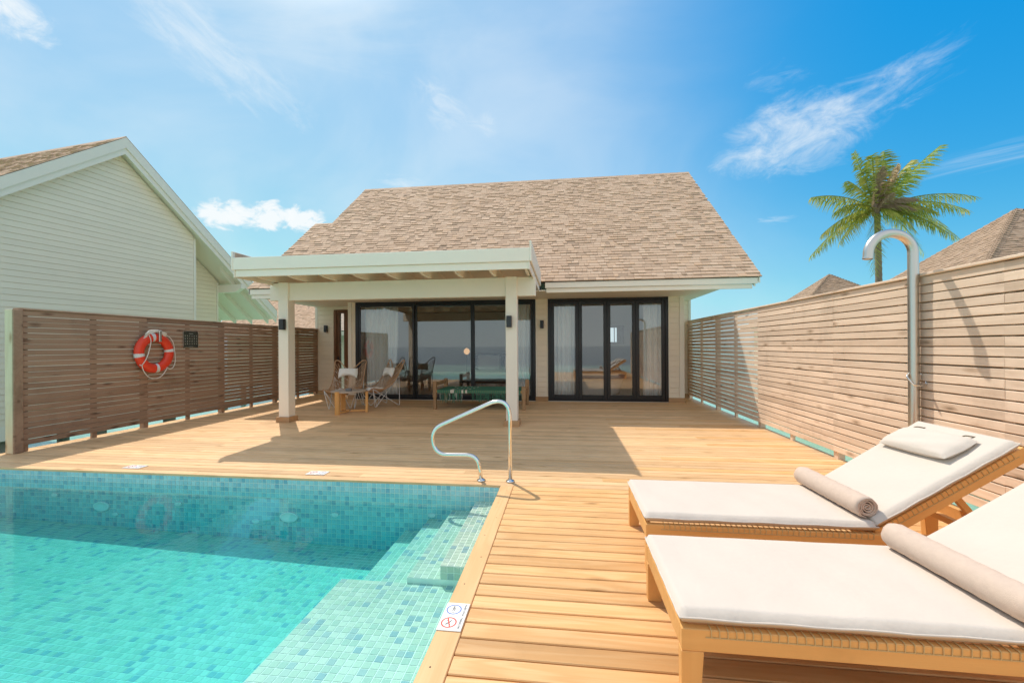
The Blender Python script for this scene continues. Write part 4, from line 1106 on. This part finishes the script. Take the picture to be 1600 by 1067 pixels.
LW, LL, HX = .70, 2.16, 1.33           # width, frame length, hinge
BA = R(33.5); BL = .90
lg = empty('sun_lounger', (.505, 2.665, 0), label='teak sun lounger with cream cushion and headrest pillow, by the shower pole', cat='sun lounger', group='teak sun loungers on the deck')
b = MB()
for y0, y1 in ((0, .034), (LW - .034, LW)):
    b = MB(); b.cbox(0.001, LL, y0, y1, .205, .292, .003); b.build('side_rail', TEAK, lg)
b = MB(); b.cbox(.002, .036, .035, LW - .035, .205, .290, .003); b.build('end_rail', TEAK, lg)
b = MB(); b.cbox(LL - .04, LL - .004, .035, LW - .035, .205, .290, .003); b.build('end_rail', TEAK, lg); b = MB(); b.cbox(HX - .02, HX + .02, .035, LW - .035, .21, .27, .003); b.build('cross_rail', TEAK, lg)
def leg(x0, x1, y0, y1, tx):
    b = MB(); zt = .2045
    vs = [(x0, y0, 0), (x1 - tx, y0, 0), (x1 - tx, y1, 0), (x0, y1, 0), (x0, y0, zt), (x1, y0, zt), (x1, y1, zt), (x0, y1, zt)]
    b.add(vs, [(3, 2, 1, 0), (4, 5, 6, 7), (0, 1, 5, 4), (1, 2, 6, 5), (2, 3, 7, 6), (3, 0, 4, 7)]); return b.build('leg', TEAK_Z, lg, bevel=.003)
leg(0, .085, 0, .046, .014); leg(0, .085, LW - .046, LW, .014)
for y0 in (0, LW - .046):
    b = MB(); zt = .2045; x0, x1 = LL - .10, LL - .01
    vs = [(x0 + .014, y0, 0), (x1, y0, 0), (x1, y0 + .046, 0), (x0 + .014, y0 + .046, 0), (x0, y0, zt), (x1, y0, zt), (x1, y0 + .046, zt), (x0, y0 + .046, zt)]
    b.add(vs, [(3, 2, 1, 0), (4, 5, 6, 7), (0, 1, 5, 4), (1, 2, 6, 5), (2, 3, 7, 6), (3, 0, 4, 7)]); b.build('leg', TEAK_Z, lg, bevel=.003)
# back frame
MBK = Matrix.Translation((HX + .01, 0, .262)) @ Matrix.Rotation(-BA, 4, 'Y')
def put(o): o.matrix_local = MBK; return o
for y0 in (.037, LW - .037 - .034):
    b = MB(); b.prism([(0, y0, -.035), (BL + .035, y0, -.035), (BL + .055, y0, .012), (BL + .03, y0, .042), (0, y0, .042)], (0, .034, 0)); put(b.build('back_rail', TEAK, lg, bevel=.003))
b = MB(); b.cbox(BL, BL + .03, .072, LW - .072, -.03, .03, .003); put(b.build('back_cross_rail', TEAK, lg)); b = MB(); b.cbox(.02, .05, .072, LW - .072, -.03, .02, .003); put(b.build('back_cross_rail', TEAK, lg))
for y0 in (.13, LW - .16):
    b = MB(); p0 = MBK @ V((.52, y0, -.04)); b.bar(p0, (LL - .14, y0, .235), .03, .034); b.build('strut', TEAK, lg)
b = MB(); b.cbox(LL - .16, LL - .12, .036, LW - .036, .215, .255, .003); b.build('strut_rest', TEAK, lg)
# cord weave, seat then back
def weave(x0, x1, z_top, y0, y1, dz, step=.031):
    b = MB(); x = x0; k = 0
    r = .0028
    while x < x1:
        dx = random.uniform(-.003, .003)
        b.tube([(x + dx, y0 - .002, z_top - dz), (x + dx * .3, y0 - .002, z_top + .001), (x, y0 + .006, z_top + .004), (x, (y0 + y1) / 2, z_top - .008), (x, y1 - .006, z_top + .004), (x, y1 + .002, z_top + .001), (x + dx, y1 + .002, z_top - dz)], r, 4)
        x += step
    for sy in (y0 - .002, y1 + .002): b.tube([(x0 - .02, sy, z_top - dz), (x1, sy, z_top - dz)], .0025, 4)
    n = 9
    for i in range(1, n):
        yy = y0 + (y1 - y0) * i / n; b.tube([(x0, yy, z_top - .002), (x1, yy, z_top - .002)], .0026, 4)
    return b
o = weave(.11, HX - .04, .292, 0, LW, .028).build('cord_weave', ROPE, lg); o['kind'] = 'stuff'
o = put(weave(.05, BL - .02, .042, .037, LW - .037, .032).build('back_cord_weave', ROPE, lg)); o['kind'] = 'stuff'
cs_me = cushion_mesh('seat_cushion', HX - .005, LW - .008, .054, CUSHION)
c = link('seat_cushion', cs_me, lg); c.location = (-.006, .004, .303)
cb_me = cushion_mesh('back_cushion', BL - .01, LW - .03, .052, CUSHION)
c = link('back_cushion', cb_me, lg, MBK @ Matrix.Translation((.022, .015, .055)))
lg2 = copy_tree(lg); lg2.location = (.455, 1.70, 0)
lg2['label'] = 'nearest teak sun lounger at the bottom right corner, without a headrest pillow'
# headrest pillow
def pillow_mesh(name, L, W, T, mat, bow=0, n=26):
    b = MB()
    def f(sg):
        def g(u, v):
            x, y = (u - .5) * 2, (v - .5) * 2
            h = max(0, (1 - x ** 4) * (1 - y ** 4)) ** .55
            pin = 1 - .05 * (abs(x * y))
            yb = y * W / 2 - bow * (1 - x * x) * (1 if bow == 0 else (1 - y) / 2) * -1 if bow else y * W / 2 * pin
            return (x * L / 2 * pin, yb, sg * T / 2 * h + .003 * math.sin(x * 7 + y * 5) * h)
        return g
    b.grid(f(1), n, n); g2 = MB(); g2.grid(f(-1), n, n); b.add(g2.v, [q[::-1] for q in g2.f], .5, True)
    return b.mesh(name, mat)
hp = empty('headrest_pillow', (0, 0, 0), label='cream headrest pillow strapped on the raised back of the far lounger', cat='pillow')
hp.matrix_world = Matrix.Translation(lg.location) @ MBK @ Matrix.Translation((BL - .20, LW / 2 + .035, .130)) @ Matrix.Rotation(R(3), 4, 'Z') @ Matrix.Rotation(R(5), 4, 'Y')
link('pillow_case', pillow_mesh('pillow_case', .235, .52, .085, CUSHION), hp)
b = MB()
for yy in (-.17, .17): b.tube(smooth_curve([(.085, yy, .02), (.125, yy + .01, .012), (.16, yy - .01, -.012), (.21, yy, -.03), (.235, yy, -.06)], 4), .004, 5)
b.build('strap', STRAP, hp)
# rolled towels
def towel(loc, rz, L, r, lb):
    loc = (loc[0], loc[1], .358 + r)
    o = empty('rolled_towel', loc, rz, label=lb, cat='towel', group='beige rolled towels on the loungers')
    b = MB(); turns = 4.72; n = 150; rg = random.Random(3)
    prof = []
    for i in range(n + 1):
        t = i / n; a = t * turns * 2 * math.pi; rr = .006 + (r - .006) * t + .0022 * math.sin(a * 2.3) * (1 - t * .8)
        prof.append((rr * math.cos(a), rr * math.sin(a)))
    th = r / turns * .42
    def fn(u, v):
        i = min(n, int(round(v * n))); x, z = prof[i]
        e = abs(u - .5) * 2
        k = 1 - .10 * max(0, (e - .9) / .1) ** 2 if i > n * .75 else 1
        tuck = .010 * (1 - i / n) * (1 if e > .95 else 0)
        fz = .0012 * math.sin(u * 41 + i * .9) + .0010 * math.sin(u * 97 + i * 2.1)
        return (x * (k + fz / r), (u - .5) * (L - tuck * 2), z * (k + fz / r))
    b.grid(fn, 26, n); w_ = b.build('towel_roll', TOWEL, o)
    sl = w_.modifiers.new('thickness', 'SOLIDIFY'); sl.thickness = th; sl.offset = -1
    return o
towel((1.79, 3.045, .421), R(1.5), .66, .069, 'beige rolled towel on the far lounger, spiral end showing')
towel((1.70, 2.03, .421), R(4), .66, .069, 'beige rolled towel across the nearest lounger, running off the right edge')

# ------------------------------------------------------------------ butterfly chairs, side table, daybed
def chair_surf(u, v):
    """u -1..1 across, v 0 front .. 1 top of the back"""
    def bez(p0, p1, p2, p3, t):
        a = (1 - t) ** 3; b_ = 3 * t * (1 - t) ** 2; c_ = 3 * t * t * (1 - t); d = t ** 3
        return V(p0) * a + V(p1) * b_ + V(p2) * c_ + V(p3) * d
    mid = bez((0, -.34, .37), (0, -.05, .27), (0, .12, .28), (0, .30, .86), v)
    sgn = 1 if u >= 0 else -1
    side = bez((.36 * sgn, -.40, .47), (.35 * sgn, -.05, .40), (.33 * sgn, .12, .40), (.36 * sgn, .40, 1.06), v)
    return mid.lerp(side, abs(u) ** 1.5)
ch = empty('butterfly_chair', (-4.95, 9.0, 0), R(12), label='rattan butterfly chair behind the round side table', cat='chair', group='rattan butterfly chairs on the veranda')
rim = [chair_surf(1, v / 14) for v in range(0, 15)]
top = [V((.36, .40, 1.06)), V((.30, .405, 1.085)), V((.22, .39, 1.03)), V((.10, .335, .91)), V((0, .31, .87)), V((-.10, .335, .91)), V((-.22, .39, 1.03)), V((-.30, .405, 1.085)), V((-.36, .40, 1.06))]
rim = rim[:-1] + top + [chair_surf(-1, v / 14) for v in range(13, -1, -1)] + [V((-.2, -.385, .415)), V((0, -.345, .375)), V((.2, -.385, .415))]
b = MB(); b.tube(smooth_curve(rim, 3, True), .0125, 7, closed=True); b.build('rim', RATTAN, ch)
b = MB()
for k in range(-6, 26):
    v0 = k * .045
    for sg in (-1, 1):
        pts = []
        for q in range(9):
            u = q / 8; v = v0 + .26 * u
            if 0 <= v <= 1.0: pts.append(chair_surf(sg * u, v))
        if len(pts) > 1: b.tube(pts, .0078, 4)
for sg in (-1, 1):
    for u in (.62, .8):
        pts = [chair_surf(sg * u, .45 + .07 * q) for q in range(8) if .45 + .07 * q <= 1]
pts = [chair_surf(0, q / 12) for q in range(13)]; b.tube(pts, .010, 5)
o = b.build('rattan_rib', RATTAN, ch); o['kind'] = 'stuff'
b = MB()
for v in (.56, .70, .83):
    for q in range(22):
        u0 = -1 + q * 2 / 22; u1 = u0 + .055
        dv = lambda u: v + .05 * abs(u)
        b.tube([chair_surf(u0, dv(u0)), chair_surf(u1, dv(u1))], .0075, 4)
o = b.build('white_binding', TIE, ch); o['kind'] = 'stuff'
b = MB()
for sg in (-1, 1):
    cf, cbk = V((.35 * sg, -.39, .455)), V((.335 * sg, .27, .72))
    ff, fb = V((.27 * sg, -.30, .010)), V((.30 * sg, .30, .010))
    b.tube(fillet([cf, ff, cbk], .05, 5), .0075, 6); b.tube(fillet([cf + V((0, .02, -.01)), fb, cbk], .05, 5), .0075, 6)
b.tube(fillet([(-.35, -.39, .45), (-.16, -.20, .010), (.335, .26, .70)], .05, 5), .0075, 6); b.tube(fillet([(.35, -.39, .45), (.16, -.20, .010), (-.335, .26, .70)], .05, 5), .0075, 6)
b.build('wire_base', WHITESTEEL, ch)
b = MB()
def padf(u, v):
    p = chair_surf((u - .5) * 1.25, .05 + v * .40); e = max(0, 1 - (abs(u - .5) * 2) ** 6) * max(0, 1 - (abs(v - .5) * 2) ** 6)
    return p + V((0, 0, .012 + .085 * e ** .5))
b.grid(padf, 16, 12)
def padb(u, v):
    p = chair_surf((u - .5) * 1.25, .05 + v * .40); return p + V((0, 0, .010))
g2 = MB(); g2.grid(padb, 16, 12); b.add(g2.v, [q[::-1] for q in g2.f], .5, True); b.build('seat_pad', WHITECUSH, ch)
ch2 = copy_tree(ch); ch2.location = (-4.28, 9.42, 0); ch2.rotation_euler = (0, 0, R(-38)); ch2['label'] = 'rattan butterfly chair turned sideways in front of the left curtain'
pm = pillow_mesh('pillow_case', .44, .24, .13, WHITECUSH, bow=.07)
for c_, lb_ in ((ch, 'white crescent pillow on the chair behind the side table'), (ch2, 'white crescent pillow on the sideways butterfly chair')):
    pl = link('chair_pillow', pm, None, Matrix.Translation(c_.location) @ Matrix.Rotation(c_.rotation_euler.z, 4, 'Z') @ Matrix.Translation((0, .185, .79)) @ Matrix.Rotation(R(68), 4, 'X'))
    tag(pl, lb_, 'pillow', 'white crescent pillows on the butterfly chairs')

tbl = empty('side_table', (-4.57, 8.45, 0), R(4), label='round low side table with slab teak legs before the chairs', cat='side table')
b = MB(); b.lathe([(.355, .445), (.37, .449), (.37, .468), (.364, .472)], 40); b.build('table_top', STONETOP, tbl)
for a in (255, 15, 135):
    b = MB(); b.M = Matrix.Rotation(R(a), 4, 'Z'); b.cbox(.335, .385, -.05, .05, 0, .444 if a != 255 else .476, .004); b.build('leg', TEAK_Z, tbl)
b = MB()
for a in (255, 15, 135): b.M = Matrix.Rotation(R(a), 4, 'Z'); b.cbox(.03, .334, -.02, .02, .02, .05, .003)
b.build('stretcher', TEAK, tbl)
ash = MB(); ash.lathe([(.060, 0), (.066, .004), (.066, .050), (.058, .054), (.052, .030), (.001, .028)], 24, cap=False)
a_ = ash.build('ashtray', GREYCLAY, None, loc=(-4.53, 8.36, .4725)); tag(a_, 'small round grey pot on the side table', 'pot')

db = empty('daybed', (-1.86, 9.50, 0), label='low wooden daybed with green woven top and hanging tassels', cat='daybed')
DL, DW = 1.0, .44
for sx in (-1, 1):
    for sy in (-1, 1):
        b = MB(); x, y_ = sx * DL, sy * DW
        if sx < 0:
            b.cbox(x - .042, x + .042, y_ - .042, y_ + .042, .26, .625, .006); b.cbox(x - .034, x + .034, y_ - .034, y_ + .034, 0, .259, .005)
        else:
            b.cbox(x - .045, x + .045, y_ - .045, y_ + .045, .24, .52 if sy < 0 else .60, .007)
            b.lathe([(.034, 0), (.040, .03), (.028, .05), (.036, .07), (.042, .14), (.030, .17), (.042, .20), (.044, .239)], 16, (x, y_, 0))
        b.build('leg', CHARPOY, db)
b = MB()
b.cbox(-DL + .043, DL - .046, -DW - .03, -DW + .03, .37, .43, .004); b.cbox(-DL + .043, DL - .046, DW - .03, DW + .03, .37, .43, .004); b.build('long_rail', TEAK, db)
b = MB(); b.cbox(-DL - .025, -DL + .025, -DW + .043, DW - .043, .52, .60, .005); b.build('head_rail', CHARPOY, db)
b = MB(); b.cbox(-DL - .02, -DL + .02, -DW + .043, DW - .043, .37, .43, .004); b.cbox(DL - .02, DL + .02, -DW + .046, DW - .046, .37, .43, .004); b.build('short_rail', CHARPOY, db)
gw = MB(); ww = MB(); n_s = 44
for i in range(n_s):
    x0 = -DL + .06 + i * (2 * DL - .12) / n_s; x1 = x0 + (2 * DL - .12) / n_s - .004
    tgt = ww if i in (7, 8, 13, 15) else gw
    tgt.cbox(x0, x1, -DW - .036, -DW + .034, .365, .437, .003)
    for j in range(18):
        y0 = -DW + .036 + j * (2 * DW - .05) / 18; y1 = y0 + (2 * DW - .05) / 18 - .003
        t2 = ww if ((i + 2 * j) % 11 == 0 and 4 < i < 20) or (i in (7, 8) and j < 3) else gw
        t2.box(x0, x1, y0, y1, .405, .432 + .004 * ((i + j) % 2))
rg = random.Random(9)
for i in range(150):
    x = -DL + .10 + rg.random() * 1.86
    if .35 < (x + DL) / 2 < .42: continue
    L_ = rg.uniform(.10, .23); tgt = ww if rg.random() < .16 and x < -.3 else gw
    yy = -DW - .040 + rg.uniform(-.008, .008)
    tgt.tube([(x, yy, .37), (x + rg.uniform(-.008, .008), yy + rg.uniform(-.01, .01), .37 - L_ * .5), (x + rg.uniform(-.015, .015), yy + rg.uniform(-.01, .01), .37 - L_)], .0045, 4)
o = gw.build('green_webbing', GREENWEAVE, db); o['kind'] = 'stuff'
o = ww.build('white_webbing', TIE, db); o['kind'] = 'stuff'
